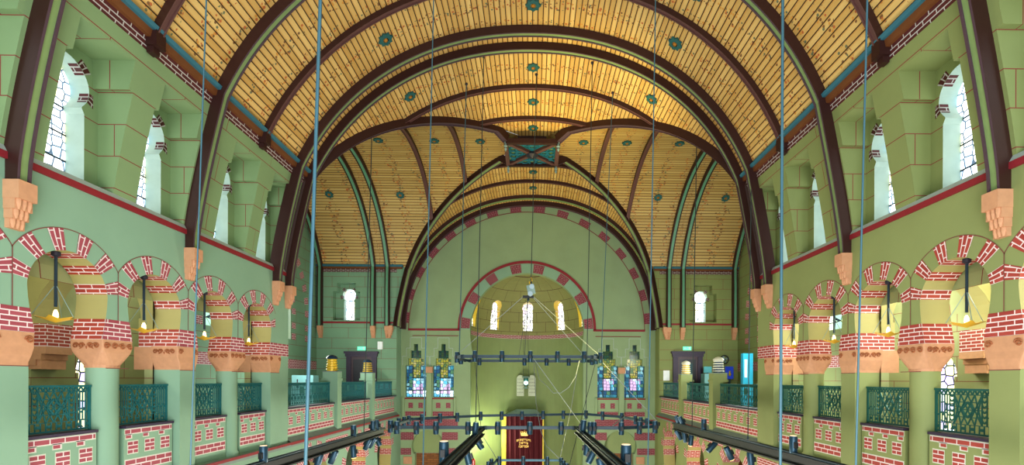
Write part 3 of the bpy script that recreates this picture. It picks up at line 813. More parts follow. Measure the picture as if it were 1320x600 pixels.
# ------------------------------------------------------------------ railings
def railing(s, y0, y1, label, style, x=None, mat='iron_teal'):
    x = s*(W+.22) if x is None else x
    r = thing('iron_railing', label, 'railing', (x, (y0+y1)/2, -.745), 'iron gallery railings')
    zt, zb = -.115, -.72; l = y1 - y0; yc = (y0+y1)/2
    mb = MB(); mb.bar((x, y0, zt), (x, y1, zt), .05, .03, mat); mb.build('top_rail', r)
    mb = MB(); mb.bar((x, y0, zb), (x, y1, zb), .03, .025, mat); mb.build('bottom_rail', r)
    for q in (y0 + .012, y1 - .012):
        mb = MB(); mb.bar((x, q, -.745), (x, q, zt), .025, .025, mat); mb.build('end_post', r)
    mb = MB(); t = .013
    B = lambda a, b, w=t: mb.bar((x, a[0], a[1]), (x, b[0], b[1]), w, w, mat)
    B((y0, zt-.07), (y1, zt-.07)); B((y0, zb+.12), (y1, zb+.12), .010)
    n = max(6, int(l/.065))
    for i in range(n):
        a, b = y0 + l*i/n, y0 + l*(i+1)/n
        B((a, zt), ((a+b)/2, zt-.07), .014); B(((a+b)/2, zt-.07), (b, zt), .014)
        B((a, zb), (a, zb+.12), .012)
        if i % 2 == 0: mb.box((x-.006, a+.01, zb+.045), (x+.006, b-.01, zb+.085), mat)
    if style == 'star':
        hw = min(.21, l*.22); zm = (zt-.07+zb+.12)/2; hh = (zt-.07-zb-.12)/2
        m = int((l/2-hw-.07)/.042)
        for sg in (-1, 1):
            for i in range(m+1):
                q = yc + sg*(hw + .07 + i*.042)
                B((q, zb+.12), (q, zt-.07), .012)
            qz = [zt-.07 - (zt-zb-.19)*i/6 for i in range(7)]
            for a, b in zip(qz[:-1], qz[1:]):
                c = yc + sg*(hw+.035)
                B((c-.03, a), (c, (a+b)/2), .014); B((c+.03, a), (c, (a+b)/2), .014)
            B((yc+sg*hw, zb+.12), (yc+sg*hw, zt-.07), .014)
            for i in range(m//2+1):
                q = yc + sg*(hw + .09 + i*.084)
                B((q, zm-.10), (q+.042*sg, zm-.05), .013); B((q+.042*sg, zm-.05), (q+.084*sg, zm-.10), .013)
        # hexagram lattice in the middle
        for k in range(-2, 3):
            for sg in (-1, 1):
                p = (yc + k*hw/2 - sg*hw*.5, zm - hh); q = (yc + k*hw/2 + sg*hw*.5, zm + hh)
                cl = []
                for (aa, bb) in (p, q): cl.append((max(yc-hw, min(yc+hw, aa)), bb))
                B(cl[0], cl[1], .013)
        for k in (-.5, 0, .5): B((yc-hw, zm+k*hh), (yc+hw, zm+k*hh), .012)
        B((yc, zm-.11), (yc+.09, zm), .02); B((yc+.09, zm), (yc, zm+.11), .02); B((yc, zm+.11), (yc-.09, zm), .02); B((yc-.09, zm), (yc, zm-.11), .02)
    else:
        m = max(3, int(l/.62)); w = l/m; nbar = 12 if s < 0 else 5
        for i in range(m):
            c = y0 + w*(i+.5)
            mb.box((x-.008, c-.11, -.40), (x+.008, c+.11, -.21), mat)
            for k in range(nbar):
                q = c - w/2 + w*k/nbar; B((q, zb+.12), (q, zt-.07), .014)
            B((c-w/2, -.42), (c+w/2, -.42), .014); B((c-w/2, -.30), (c-.11, -.30), .014); B((c+.11, -.30), (c+w/2, -.30), .014)
            for k in range(4):
                q = c - w/2 + w*k/4; B((q, -.57), (q+w/8, -.42), .014); B((q+w/8, -.42), (q+w/4, -.57), .014)
    mb.build('lattice', r)
    return r
allp = sorted(PIERS + COLS)
wh = ['under the nearest cut-off arch', 'under the nearest whole arch', 'under the second whole arch', 'under the third whole arch', 'under the farthest arch']
for s in (-1, 1):
    for i, (a, b) in enumerate(zip(allp[:-1], allp[1:])):
        railing(s, a+.2, b-.2, '%s iron gallery railing with star lattice on the %s, %s' % ('teal' if s < 0 else 'dark green', SW[s], wh[i]), 'star', mat='iron_teal' if s < 0 else 'iron_green')

# ------------------------------------------------------------------ aisles behind the arcades
XO = 8.7
def aisle(s):
    mb = MB(); pl = 'plaster_aisle'
    # outer wall with windows
    mp = lambda u, z: Vector((s*XO, u, z))
    gl = []
    cells = [(Y0, 3.2, None), (3.2, 5.6, 4.3), (5.6, 8.3, 6.9), (8.3, 11.0, 9.75), (11.0, YN, None)]
    zs = [ZG, -1.2, -.2, .55, 1.0, 2.6]
    for a, b, c in cells:
        if c is None:
            strips(mb, mp, a, b, [ZG, 2.6], lambda z: 0, pl); continue
        zl = [ZG, -1.0, -.2, .02, .1, .2, .32, .42, .5, .56, .6, 2.6]
        def hole(z):
            if z < -1.0 or z > .6: return 0
            return .34 if z < .1 else math.sqrt(max(0, .5**2 - (z-.1)**2))*.8
        strips(mb, mp, a, b, zl, hole, pl, c)
        g = MB()
        for p, q in zip(zl[1:-2], zl[2:-1]):
            ha, hb = hole(p+1e-6), hole(q-1e-6)
            for dd in (-1, 1): mb.face([mp(c+dd*ha, p), mp(c+dd*ha, p)+Vector((s*.25,0,0)), mp(c+dd*hb, q)+Vector((s*.25,0,0)), mp(c+dd*hb, q)], 'sill')
            g.face([(s*(XO+.25), c-ha, p), (s*(XO+.25), c+ha, p), (s*(XO+.25), c+hb, q), (s*(XO+.25), c-hb, q)], 'glass_purple', [(-ha, p), (ha, p), (hb, q), (-hb, q)])
        struct(g.build(win_name()))
    # barrel ceiling of the aisle
    n = 16; xi, xo = W+.45, XO; xc, rx = (xi+xo)/2, (xo-xi)/2
    for i in range(n):
        a, b = PI*i/n, PI*(i+1)/n
        q = [(s*(xc - rx*cos(t)), 1.35 + 1.05*sin(t)) for t in (a, b)]
        mb.face([(q[0][0], Y0, q[0][1]), (q[0][0], YN, q[0][1]), (q[1][0], YN, q[1][1]), (q[1][0], Y0, q[1][1])], pl, [(a*rx, Y0), (a*rx, YN), (b*rx, YN), (b*rx, Y0)])
    # transverse arches
    for yc in [5.73, 8.61, 11.49]:
        def hole(z):
            if z < .15: return .98
            if z < .55: return .80
            if z < 1.05: return .88
            return math.sqrt(max(0, .92**2 - (z-1.05)**2)) if z < 1.97 else 0
        zl = [ZG, .15, .55, .86] + [1.05 + .92*sin(PI/2*i/8) for i in range(9)] + [2.45]
        for yy_ in (yc-.22, yc+.22):
            strips(mb, lambda u, z: Vector((s*u, yy_, z)), xi, xo, zl, hole, lambda z: 'terracotta' if .15 < z < .55 else ('brick_intrados' if .55 < z < .86 else ('olive' if z > .86 else pl)), xc)
        for p, q in zip(zl[:-2], zl[1:-1]):
            ha, hb = hole(p+1e-5), hole(q-1e-5)
            mt = 'terracotta' if .15 < (p+q)/2 < .55 else ('brick_intrados' if .55 < (p+q)/2 < .86 else ('olive' if p > .8 else pl))
            for dd in (-1, 1):
                mb.face([(s*(xc+dd*ha), yc-.22, p), (s*(xc+dd*ha), yc+.22, p), (s*(xc+dd*hb), yc+.22, q), (s*(xc+dd*hb), yc-.22, q)], mt, [(0, p), (.44, p), (.44, q), (0, q)])
        # stepped bracket on the outer wall
        for k, (w_, z0, z1) in enumerate(((.42, .42, .55), (.34, .32, .42), (.25, .22, .32))):
            mb.box((s*XO, yc-.24, z0), (s*(XO-w_), yc+.24, z1), 'terracotta')
        mb.box((s*XO, yc-.23, .55), (s*(XO-.42), yc+.23, .95), 'brick_intrados')
    # closing wall over the aisle, toward the side hall
    mb.face([(s*xi, YN, 2.35), (s*XT, YN, 2.35), (s*XT, YN, ZCO), (s*xi, YN, ZCO)], pl)
    struct(mb.build('wall_aisle_' + SW[s]))
    fl = MB(); fl.box((s*(W+.1), Y0, ZG-.2), (s*XO, YN, ZG), 'floor_wood'); struct(fl.build('floor_gallery_' + SW[s]))
aisle(-1); aisle(1)

# ------------------------------------------------------------------ crossing: balcony, side halls
POSTS = [(15.04, 15.41), (18.3, 18.65)]
def balcony(s):
    pl = 'plaster_left' if s < 0 else 'plaster_right'; bk = 'brick' if s < 0 else 'brick_right'; e = s*.004
    mb = MB(); x0, x1 = s*(W+.06), s*(W+.40)
    for a, b in ((YN, POSTS[0][0]), (POSTS[0][1], POSTS[1][0]), (POSTS[1][1], YE)):
        mb.box((x0, a, ZG), (x1, b, -.78), pl); mb.box((x0 - s*.02, a, -.785), (x1, b, -.745), 'purple_wood')
    sp = [(YN+.05, POSTS[0][0]-.03, 7), (POSTS[0][1]+.03, POSTS[1][0]-.03, 7), (POSTS[1][1]+.03, YE-.3, 7)]
    parapet_bricks(mb, x0 - e, s, sp, bk)
    mb.box((s*(W-.08), YN, ZG-.12), (s*W, YE, ZG), 'ledge'); mb.box((s*(W-.09), YN, ZG-.07), (s*(W-.08), YE, ZG), 'red_line')
    mb.face([(s*(W-.08), YN, ZG), (s*(W-.08), YE, ZG), (x0, YE, ZG+.12), (x0, YN, ZG+.12)], 'ledge')
    # lower wall with round arches
    R, zc = .95, -3.05
    def hole(z): return 0 if z > zc+R else (math.sqrt(R*R-(z-zc)**2) if z > zc else R - .12*min(1, (zc-z)*2))
    zl = [ZF, -4.6, -3.6, -3.3] + [zc + R*sin(PI/2*i/10) for i in range(11)] + [ZG-.12]
    cs = [12.1, 13.55, 16.75, 19.95, 21.8]; ed = [YN, 15.15, 18.35, YE]
    for c, a, b in zip(cs[1:4], ed[:-1], ed[1:]):
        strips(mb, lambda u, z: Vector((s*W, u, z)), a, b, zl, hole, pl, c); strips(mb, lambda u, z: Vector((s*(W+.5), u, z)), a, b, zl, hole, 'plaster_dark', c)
        for p, q in zip(zl[:-2], zl[1:-1]):
            ha, hb = hole(p+1e-5), hole(q-1e-5)
            for dd in (-1, 1):
                v0, v1 = R*math.asin(max(-1, min(1, (p-zc)/R))), R*math.asin(max(-1, min(1, (q-zc)/R)))
                mb.face([(s*W, c+dd*ha, p), (s*(W+.5), c+dd*ha, p), (s*(W+.5), c+dd*hb, q), (s*W, c+dd*hb, q)], 'brick_intrados' if int(p*4) % 2 else 'olive', [(0, v0), (.5, v0), (.5, v1), (0, v1)])
        for k in (15, 45, 75, 105, 135, 165):
            for j in range(3):
                a0, a1 = rad(k-7.5+5*j), rad(k-2.5+5*j)
                mb.face([(s*W-e, c+r*cos(t), zc+r*sin(t)) for t, r in ((a0, R), (a0, R+.34), (a1, R+.34), (a1, R))], bk, [(R, .8*a0), (R+.34, .8*a0), (R+.34, .8*a1), (R, .8*a1)])
    for c in (15.15, 18.35):
        mb.face([(s*W-e*.6, c-.85, -2.03), (s*W-e*.6, c+.85, -2.03), (s*W-e*.6, c+.85, -1.83), (s*W-e*.6, c-.85, -1.83)], bk, [(c-.85, -2.03), (c+.85, -2.03), (c+.85, -1.83), (c-.85, -1.83)])
    # wall of the lower aisle behind
    mb.face([(s*8.6, YN, ZF), (s*8.6, YE, ZF), (s*8.6, YE, ZG-.2), (s*8.6, YN, ZG-.2)], 'brick_brown', [(YN, ZF), (YE, ZF), (YE, ZG), (YN, ZG)])
    struct(mb.build('wall_balcony_' + SW[s]))
    fl = MB(); fl.box((s*(W+.06), YN, ZG-.2), (s*XT, YE, ZG-.001), 'floor_wood'); struct(fl.build('floor_balcony_' + SW[s]))
    for i, (a, b) in enumerate(POSTS):
        r = thing('balcony_post', 'square green balcony post on the %s, %s the crossing' % (SW[s], 'nearer one along' if i == 0 else 'farther one along'), 'post', (s*W, (a+b)/2, ZG), 'balcony posts')
        mb = MB(); mb.box((s*(W-.03), a+.02, ZG-.1), (s*(W+.30), b-.02, -.05), pl); mb.build('shaft', r)
        mb = MB(); mb.box((s*(W-.05), a-.02, -.05), (s*(W+.46), b+.02, .02), pl); mb.box((s*(W-.03), a+.01, .02), (s*(W+.43), b-.01, .24), pl); mb.box((s*(W-.035), a, .22), (s*(W+.44), b, .25), 'ledge'); mb.build('cap', r)
        # beehive shaped vent on top
        lab = {(-1, 0): 'yellow ribbed beehive cowl with a black cap on the nearer left balcony post', (-1, 1): 'dark and gold ribbed beehive cowl on the farther left balcony post',
               (1, 0): 'black and white ringed cowl with a white dome on the nearer right balcony post', (1, 1): 'cream ringed cowl with a white dome on the farther right balcony post'}[(s, i)]
        ctr = (s*(W+.21), (a+b)/2, .25); v = thing('beehive_cowl', lab, 'vent cowl', ctr, 'ringed cowls on the balcony posts')
        body, cap, slot = {(-1, 0): ('yellow_glaze', 'ceramic_blue', 'brass'), (-1, 1): ('brass', 'ceramic_blue', 'teal_dark'), (1, 0): ('ceramic_white', 'ceramic_white', 'ceramic_blue'), (1, 1): ('ceramic_white', 'ceramic_white', 'brass')}[(s, i)]
        for k in range(5):
            z0 = k*.078; rr = .185 - .008*k
            q = MB(); q.lathe(ctr, [(rr*.84, z0), (rr*.84, z0+.036), (rr, z0+.04), (rr, z0+.066), (rr*.84, z0+.078)], 20, body, [slot, body, body, body]); q.build('ring', v, smooth=True)
        q = MB()
        q.lathe(ctr, [(.16, .39), (.175, .41), (.15, .46), (.09, .50), (.02, .52)], 20, cap); q.build('dome', v, smooth=True)
    for i, (a, b) in enumerate(((YN+.06, POSTS[0][0]-.04), (POSTS[0][1]+.04, POSTS[1][0]-.04), (POSTS[1][1]+.04, YE-.25))):
        railing(s, a, b, '%s iron balcony railing with square plates on the %s, %s' % ('teal' if s < 0 else 'dark green', SW[s], ['nearest the nave', 'between the two posts', 'beside the apse wall'][i]), 'plate', s*(W+.2), 'iron_teal' if s < 0 else 'iron_green')
    # end wall with great window
    mb = MB(); pl2 = 'ashlar_side_left' if s < 0 else 'ashlar_right'
    R, zc, zb = 2.55, 2.55, 1.62
    def hw(z): return 0 if z < zb or z > zc+R else (R if z < zc else math.sqrt(max(0, R*R-(z-zc)**2)))
    zl = sorted({ZG, zb, zc, ZCO} | {zc + R*sin(PI/2*i/12) for i in range(13)} | {ZCO + (ZC+BZ-ZCO)*i/12 for i in range(13)})
    gl = MB()
    for a, b in zip(zl[:-1], zl[1:]):
        ea, eb = [(YH if z <= ZCO+1e-6 else prof(z)*KY) for z in (a, b)]
        ha, hb = hw(a+1e-6), hw(b-1e-6); xw = s*XT
        if ha <= 0 and hb <= 0: mb.face([(xw, YC-ea, a), (xw, YC+ea, a), (xw, YC+eb, b), (xw, YC-eb, b)], pl2, [(-ea, a), (ea, a), (eb, b), (-eb, b)])
        else:
            for dd in (-1, 1):
                mb.face([(xw, YC+dd*ea, a), (xw, YC+dd*ha, a), (xw, YC+dd*hb, b), (xw, YC+dd*eb, b)], pl2, [(dd*ea, a), (dd*ha, a), (dd*hb, b), (dd*eb, b)])
                mb.face([(xw, YC+dd*ha, a), (xw+s*.3, YC+dd*ha, a), (xw+s*.3, YC+dd*hb, b), (xw, YC+dd*hb, b)], 'sill')
            gl.face([(xw+s*.3, YC-ha, a), (xw+s*.3, YC+ha, a), (xw+s*.3, YC+hb, b), (xw+s*.3, YC-hb, b)], 'glass_transept', [(-ha, a), (ha, a), (hb, b), (-hb, b)])
    mb.face([(s*XT, YC-R, zb), (s*(XT+.3), YC-R, zb), (s*(XT+.3), YC+R, zb), (s*XT, YC+R, zb)], 'sill')
    for r0, r1, n in ((2.62, 2.95, 18), (3.75, 4.1, 22)):
        for k in range(n):
            t0 = PI*(k+.25)/n; t1 = PI*(k+.75)/n
            mb.face([(s*(XT-.005), YC+r*cos(t), zc+r*sin(t)) for t, r in ((t0, r0), (t0, r1), (t1, r1), (t1, r0))], bk, [(r0, t0*r0), (r1, t0*r0), (r1, t1*r0), (r0, t1*r0)])
        for z0 in (zb, zb+.45):
            for dd in (-1, 1): mb.face([(s*(XT-.005), YC+dd*r0, z0), (s*(XT-.005), YC+dd*r1, z0), (s*(XT-.005), YC+dd*r1, z0+.25), (s*(XT-.005), YC+dd*r0, z0+.25)], bk, [(r0, z0), (r1, z0), (r1, z0+.25), (r0, z0+.25)])
    mb.face([(s*(XT-.005), YN, .42), (s*(XT-.005), YE, .42), (s*(XT-.005), YE, .80), (s*(XT-.005), YN, .80)], bk, [(YN, .42), (YE, .42), (YE, .8), (YN, .8)])
    mb.face([(s*XT, YN, ZF), (s*XT, YE, ZF), (s*XT, YE, ZG), (s*XT, YN, ZG)], pl2)
    struct(mb.build('wall_end_' + SW[s])); struct(gl.build(win_name()))
    # east wall of the side hall
    mb = MB(); gl = MB()
    xc = abs(P(446.5 if s < 0 else 906.6, 380, YE).x); zs = P(446, 413, YE).z; ztop = P(446, 365, YE).z; zst = P(446, 376, YE).z
    mp = lambda u, z: Vector((s*u, YE, z)); scw = .85
    def hole(z): return 0 if z < zs or z > ztop else (.62 if z < zst else .42)
    strips(mb, mp, W+.05, XT, [ZG, zs, zst, ztop, ZCO], hole, pl2, xc)
    strips(mb, mp, W+.05, XT, [ZF, ZG], lambda z: 0, pl2)
    recess(mb, lambda u, d, z: Vector((s*(xc+u), YE+d, z)), lambda z: 0, .35, .62, zs, ztop, zst, .62, .42, (pl2, 'sill'), .85, True, 'glass_clear', gl)
    mb.box((s*(W+.05), YE-.03, ZT-.11), (s*XT, YE, ZT-.03), 'red_line')
    mb.face([(s*(W+.05), YE-.01, 4.90), (s*XT, YE-.01, 4.90), (s*XT, YE-.01, 5.06), (s*(W+.05), YE-.01, 5.06)], 'brick_dark', [(W, 4.9), (XT, 4.9), (XT, 5.06), (W, 5.06)])
    mb.box((s*(W-.2), YE-.07, 5.06), (s*XT, YE+.02, 5.14), 'cornice_brown'); mb.box((s*(W-.25), YE-.10, 5.14), (s*XT, YE+.02, 5.24), 'cornice_blue')
    for i in range(12):
        a, b = 2.3 + (5.3-2.3)*i/12, 2.3 + (5.3-2.3)*(i+1)/12
        mb.face([(sidex(s, max(a, ZC))+s*.02, YE+.015, a), (s*(W+.14), YE+.015, a), (s*(W+.14), YE+.015, b), (sidex(s, max(b, ZC))+s*.02, YE+.015, b)], pl2)
    # return to the chancel
    mb.box((s*(W+.12), YE+.03, ZF), (s*(W+.5), YCH, 5.6), 'plaster_left' if s < 0 else 'plaster_right')
    struct(mb.build('wall_side_east_' + SW[s])); struct(gl.build(win_name()))
balcony(-1); balcony(1)

# ------------------------------------------------------------------ apse wall
XA = -.08
def chancel():
    mb = MB(); pl = 'plaster_east'; bk = 'brick_east'
    zc = 2.40; R = 2.74
    def hole(z):
        if z > zc+R: return 0
        if z > zc: return math.sqrt(max(0, R*R-(z-zc)**2))
        if z > 1.15: return R - .16*((zc-z)/1.25)**2
        return 2.72
    zl = [ZF, -3.0, -1.0, 1.15, 1.5, 1.8, 2.1, zc] + [zc + R*sin(PI/2*i/24) for i in range(1, 25)]
    mp = lambda u, z: Vector((u, YCH, z))
    strips(mb, mp, XA-3.3, XA+3.3, zl, hole, pl, XA)
    RO = 6.2
    # upper field
    n = 60; xs = [vp(PI*i/n, YCH).x for i in range(n+1)]
    xs = sorted(set(xs) | {XA-3.3, XA+3.3})
    def topz(x):
        lo, hi = 0, PI
        for _ in range(40):
            m = (lo+hi)/2
            if vp(m, YCH).x < x: lo = m
            else: hi = m
        return vault(lo)[1]
    for xa, xb in zip(xs[:-1], xs[1:]):
        z0 = zc + R if XA-3.3 <= (xa+xb)/2 <= XA+3.3 else zc
        mb.face([(xa, YCH, z0), (xb, YCH, z0), (xb, YCH, max(z0, topz(xb))), (xa, YCH, max(z0, topz(xa)))], pl, [(xa, z0), (xb, z0), (xb, topz(xb)), (xa, topz(xa))])
    e = .006
    # thickness of the arch to the apse
    for a, b in zip(zl[:-1], zl[1:]):
        ha, hb = hole(a+1e-6), hole(b-1e-6)
        for d in (-1, 1): mb.face([(XA+d*ha, YCH, a), (XA+d*ha, YCH+.35, a), (XA+d*hb, YCH+.35, b), (XA+d*hb, YCH, b)], pl)
    def ring(r0, r1, t0, t1, mat, y=YCH-e, k=1, cx=XA, cz=zc):
        m = max(1, int((t1-t0)/.05))
        for i in range(m):
            a, b = t0 + (t1-t0)*i/m, t0 + (t1-t0)*(i+1)/m
            mb.face([(cx+r*cos(t), y, cz+r*sin(t)) for t, r in ((a, r0), (a, r1), (b, r1), (b, r0))], mat, [(r0, a*r0), (r1, a*r0), (r1, b*r0), (r0, b*r0)])
    ring(3.2, 3.33, 0, PI, 'red_line', YCH-.03); ring(2.74, 3.2, 0, PI, 'plaster_left' , YCH-.003)
    for k in range(8):
        c = rad([6, 30.5, 55, 79.5, 100.5, 125, 149.5, 174][k]); ring(2.76, 3.18, c-rad(4.8), c+rad(4.8), 'brick_east')
    ring(5.66, 5.70, 0, PI, 'thin_line')
    for k in range(16):
        c = PI*(k+.5)/16; ring(5.70, 6.0, c-rad(2.6), c+rad(2.6), 'brick_east')
    for d in (-1, 1):
        mb.box((XA+d*3.2, YCH-.03, zc-.06), (XA+d*5.7, YCH, zc+.04), 'red_line')
        mb.box((XA+d*3.3, YCH-.012, zc-.32), (XA+d*5.5, YCH, zc-.28), 'thin_line')
        # pair of stepped windows
        cs = sorted(P(px, 490, YCH).x for px in ((536, 571.5) if d < 0 else (783.5, 818)))
        zb = [P(680, y, YCH).z for y in (513, 472, 463, 453, 444.5)]; hws = [.50, .37, .25, .10]
        def st(z):
            for i in range(4):
                if zb[i] <= z < zb[i+1]: return hws[i]
            return 0
        x_in, x_out = XA+d*3.3, d*(W+.15)
        mid = (cs[0]+cs[1])/2; zlow = P(680, 514, YCH).z - .9
        lev = [zlow] + zb + [zc]
        for c, a, b in ((cs[0], min(x_in, x_out), mid), (cs[1], mid, max(x_in, x_out))):
            strips(mb, mp, a, b, lev, st, pl, c)
            gl = MB()
            for i in range(4):
                for sg in (-1, 1): mb.face([(c+sg*hws[i], YCH, zb[i]), (c+sg*hws[i], YCH+.3, zb[i]), (c+sg*hws[i], YCH+.3, zb[i+1]), (c+sg*hws[i], YCH, zb[i+1])], pl)
                h1 = hws[i+1] if i < 3 else 0
                for sg in (-1, 1): mb.face([(c+sg*hws[i], YCH, zb[i+1]), (c+sg*hws[i], YCH+.3, zb[i+1]), (c+sg*h1, YCH+.3, zb[i+1]), (c+sg*h1, YCH, zb[i+1])], pl)
                def pane(x0, x1, z0, z1, mt): gl.face([(c+x0, YCH+.22, z0), (c+x1, YCH+.22, z0), (c+x1, YCH+.22, z1), (c+x0, YCH+.22, z1)], mt, [(x0+d, z0), (x1+d, z0), (x1+d, z1), (x0+d, z1)])
                if i == 0:
                    z0, z1 = zb[0], zb[1]; q = [z0, z0+(z1-z0)*.22, z0+(z1-z0)*.6, z1]
                    pane(-.5, .5, q[0], q[1], 'glass_blue' if d > 0 else 'glass_bright'); pane(-.5, -.22, q[1], q[2], 'glass_blue'); pane(-.22, .32, q[1], q[2], 'glass_bright'); pane(.32, .5, q[1], q[2], 'glass_blue')
                    pane(-.5, -.2, q[2], q[3], 'glass_blue'); pane(-.2, .2, q[2], q[3], 'glass_yellow'); pane(.2, .5, q[2], q[3], 'glass_blue')
                    for z in q[:3]: gl.box((c-.5, YCH+.19, z-.02), (c+.5, YCH+.22, z+.02), 'teal_dark')
                    for x in (-.5, -.19, .19, .5): gl.box((c+x-.018, YCH+.19, z0), (c+x+.018, YCH+.22, z1), 'teal_dark')
                else: pane(-hws[i], hws[i], zb[i], zb[i+1], 'glass_yellow' if i == 1 else 'glass_green')
            struct(gl.build(win_name()))
            # painted stone outline, brick squares below
            o = .17
            pts = [(c-hws[0]-.06, zb[1])]
            for i in range(1, 4): pts += [(c-hws[i]-o, zb[i]+.0), (c-hws[i]-o, zb[i+1]+.0)]
            pts = [(c-hws[1]-o-.1, zb[1]), (c-hws[1]-o-.1, zb[2]+.1), (c-hws[2]-o-.03, zb[2]+.1), (c-hws[2]-o-.03, zb[3]+.12), (c-hws[3]-o, zb[3]+.12), (c-hws[3]-o, zb[4]+.3)]
            pts += [(2*c-x, z) for x, z in pts[::-1]]
            for p, q in zip(pts[:-1], pts[1:]): mb.bar((p[0], YCH-.004, p[1]), (q[0], YCH-.004, q[1]), .006, .02, 'sill')
            for x in (-.24, .24): mb.face([(c+x-.11, YCH-e, zb[0]-.52), (c+x+.11, YCH-e, zb[0]-.52), (c+x+.11, YCH-e, zb[0]-.26), (c+x-.11, YCH-e, zb[0]-.26)], 'brick_east', [(0, 0), (.22, 0), (.22, .26), (0, .26)])
            mb.face([(c-.5, YCH-e, zb[0]-.9), (c+.5, YCH-e, zb[0]-.9), (c+.5, YCH-e, zb[0]-.68), (c-.5, YCH-e, zb[0]-.68)], 'brick_east', [(0, 0), (1, 0), (1, .22), (0, .22)])
            mb.box((c-.52, YCH-.03, zb[0]-.09), (c+.52, YCH, zb[0]-.03), 'red_line')
            for sg in (-1, 1): mb.box((c+sg*.57-.05, YCH-.10, zb[0]-.95), (c+sg*.57+.05, YCH, zb[0]+.0), pl)
        mb.box((mid-.12, YCH-.16, zb[0]-.95), (mid+.12, YCH, P(680, 482, YCH).z), pl)
        corb = P(680, 474, YCH).z
        mb.box((mid-.17, YCH-.2, corb-.28), (mid+.17, YCH, corb), 'terracotta'); mb.box((mid-.11, YCH-.14, corb-.4), (mid+.11, YCH, corb-.28), 'terracotta')
        # lower storey: bands and horseshoe niche
        cn = P(551.5 if d < 0 else 800, 575, YCH).x; zn = P(680, 576, YCH).z; rn = .78
        def nh(z):
            if z > zn+rn: return 0
            if z > zn - .35: return math.sqrt(rn*rn-(z-zn)**2)
            return .62
        lv = [ZF, -4.2, zn-.35, zn-.2, zn] + [zn+rn*sin(PI/2*i/12) for i in range(1, 13)] + [zlow]
        strips(mb, mp, min(x_in, x_out), max(x_in, x_out), lv, nh, pl, cn)
        for a, b in zip(lv[:-2], lv[1:-1]):
            for sg in (-1, 1): mb.face([(cn+sg*nh(a+1e-6), YCH, a), (cn+sg*nh(a+1e-6), YCH+.35, a), (cn+sg*nh(b-1e-6), YCH+.35, b), (cn+sg*nh(b-1e-6), YCH, b)], pl)
        zbr = P(680, 586, YCH).z
        mb.face([(cn-.85, YCH+.35, zbr), (cn+.85, YCH+.35, zbr), (cn+.85, YCH+.35, zn+.85), (cn-.85, YCH+.35, zn+.85)], 'plaster_plain_apse')
        mb.face([(cn-.85, YCH+.34, ZF), (cn+.85, YCH+.34, ZF), (cn+.85, YCH+.34, zbr), (cn-.85, YCH+.34, zbr)], 'brick_brown', [(0, ZF), (1.7, ZF), (1.7, zbr), (0, zbr)])
        def band(ya, yb):
            z1, z0 = P(680, ya, YCH).z, P(680, yb, YCH).z
            m = (z0+z1)/2; h = nh(m) if m < zn+rn else 0
            h += .06 if h else 0
            for a, b in ((min(x_in, x_out), cn-h), (cn+h, max(x_in, x_out))):
                mb.face([(a, YCH-e, z0), (b, YCH-e, z0), (b, YCH-e, z1), (a, YCH-e, z1)], 'brick_east', [(a, z0), (b, z0), (b, z1), (a, z1)])
        band(541, 550.5); band(558, 568); band(578.5, 587)
        for sg in (-1, 1): mb.box((cn+sg*.95-.2, YCH-.05, zn-.85), (cn+sg*.95+.2, YCH, zn-.5), 'terracotta')
    struct(mb.build('wall_east'))
chancel()

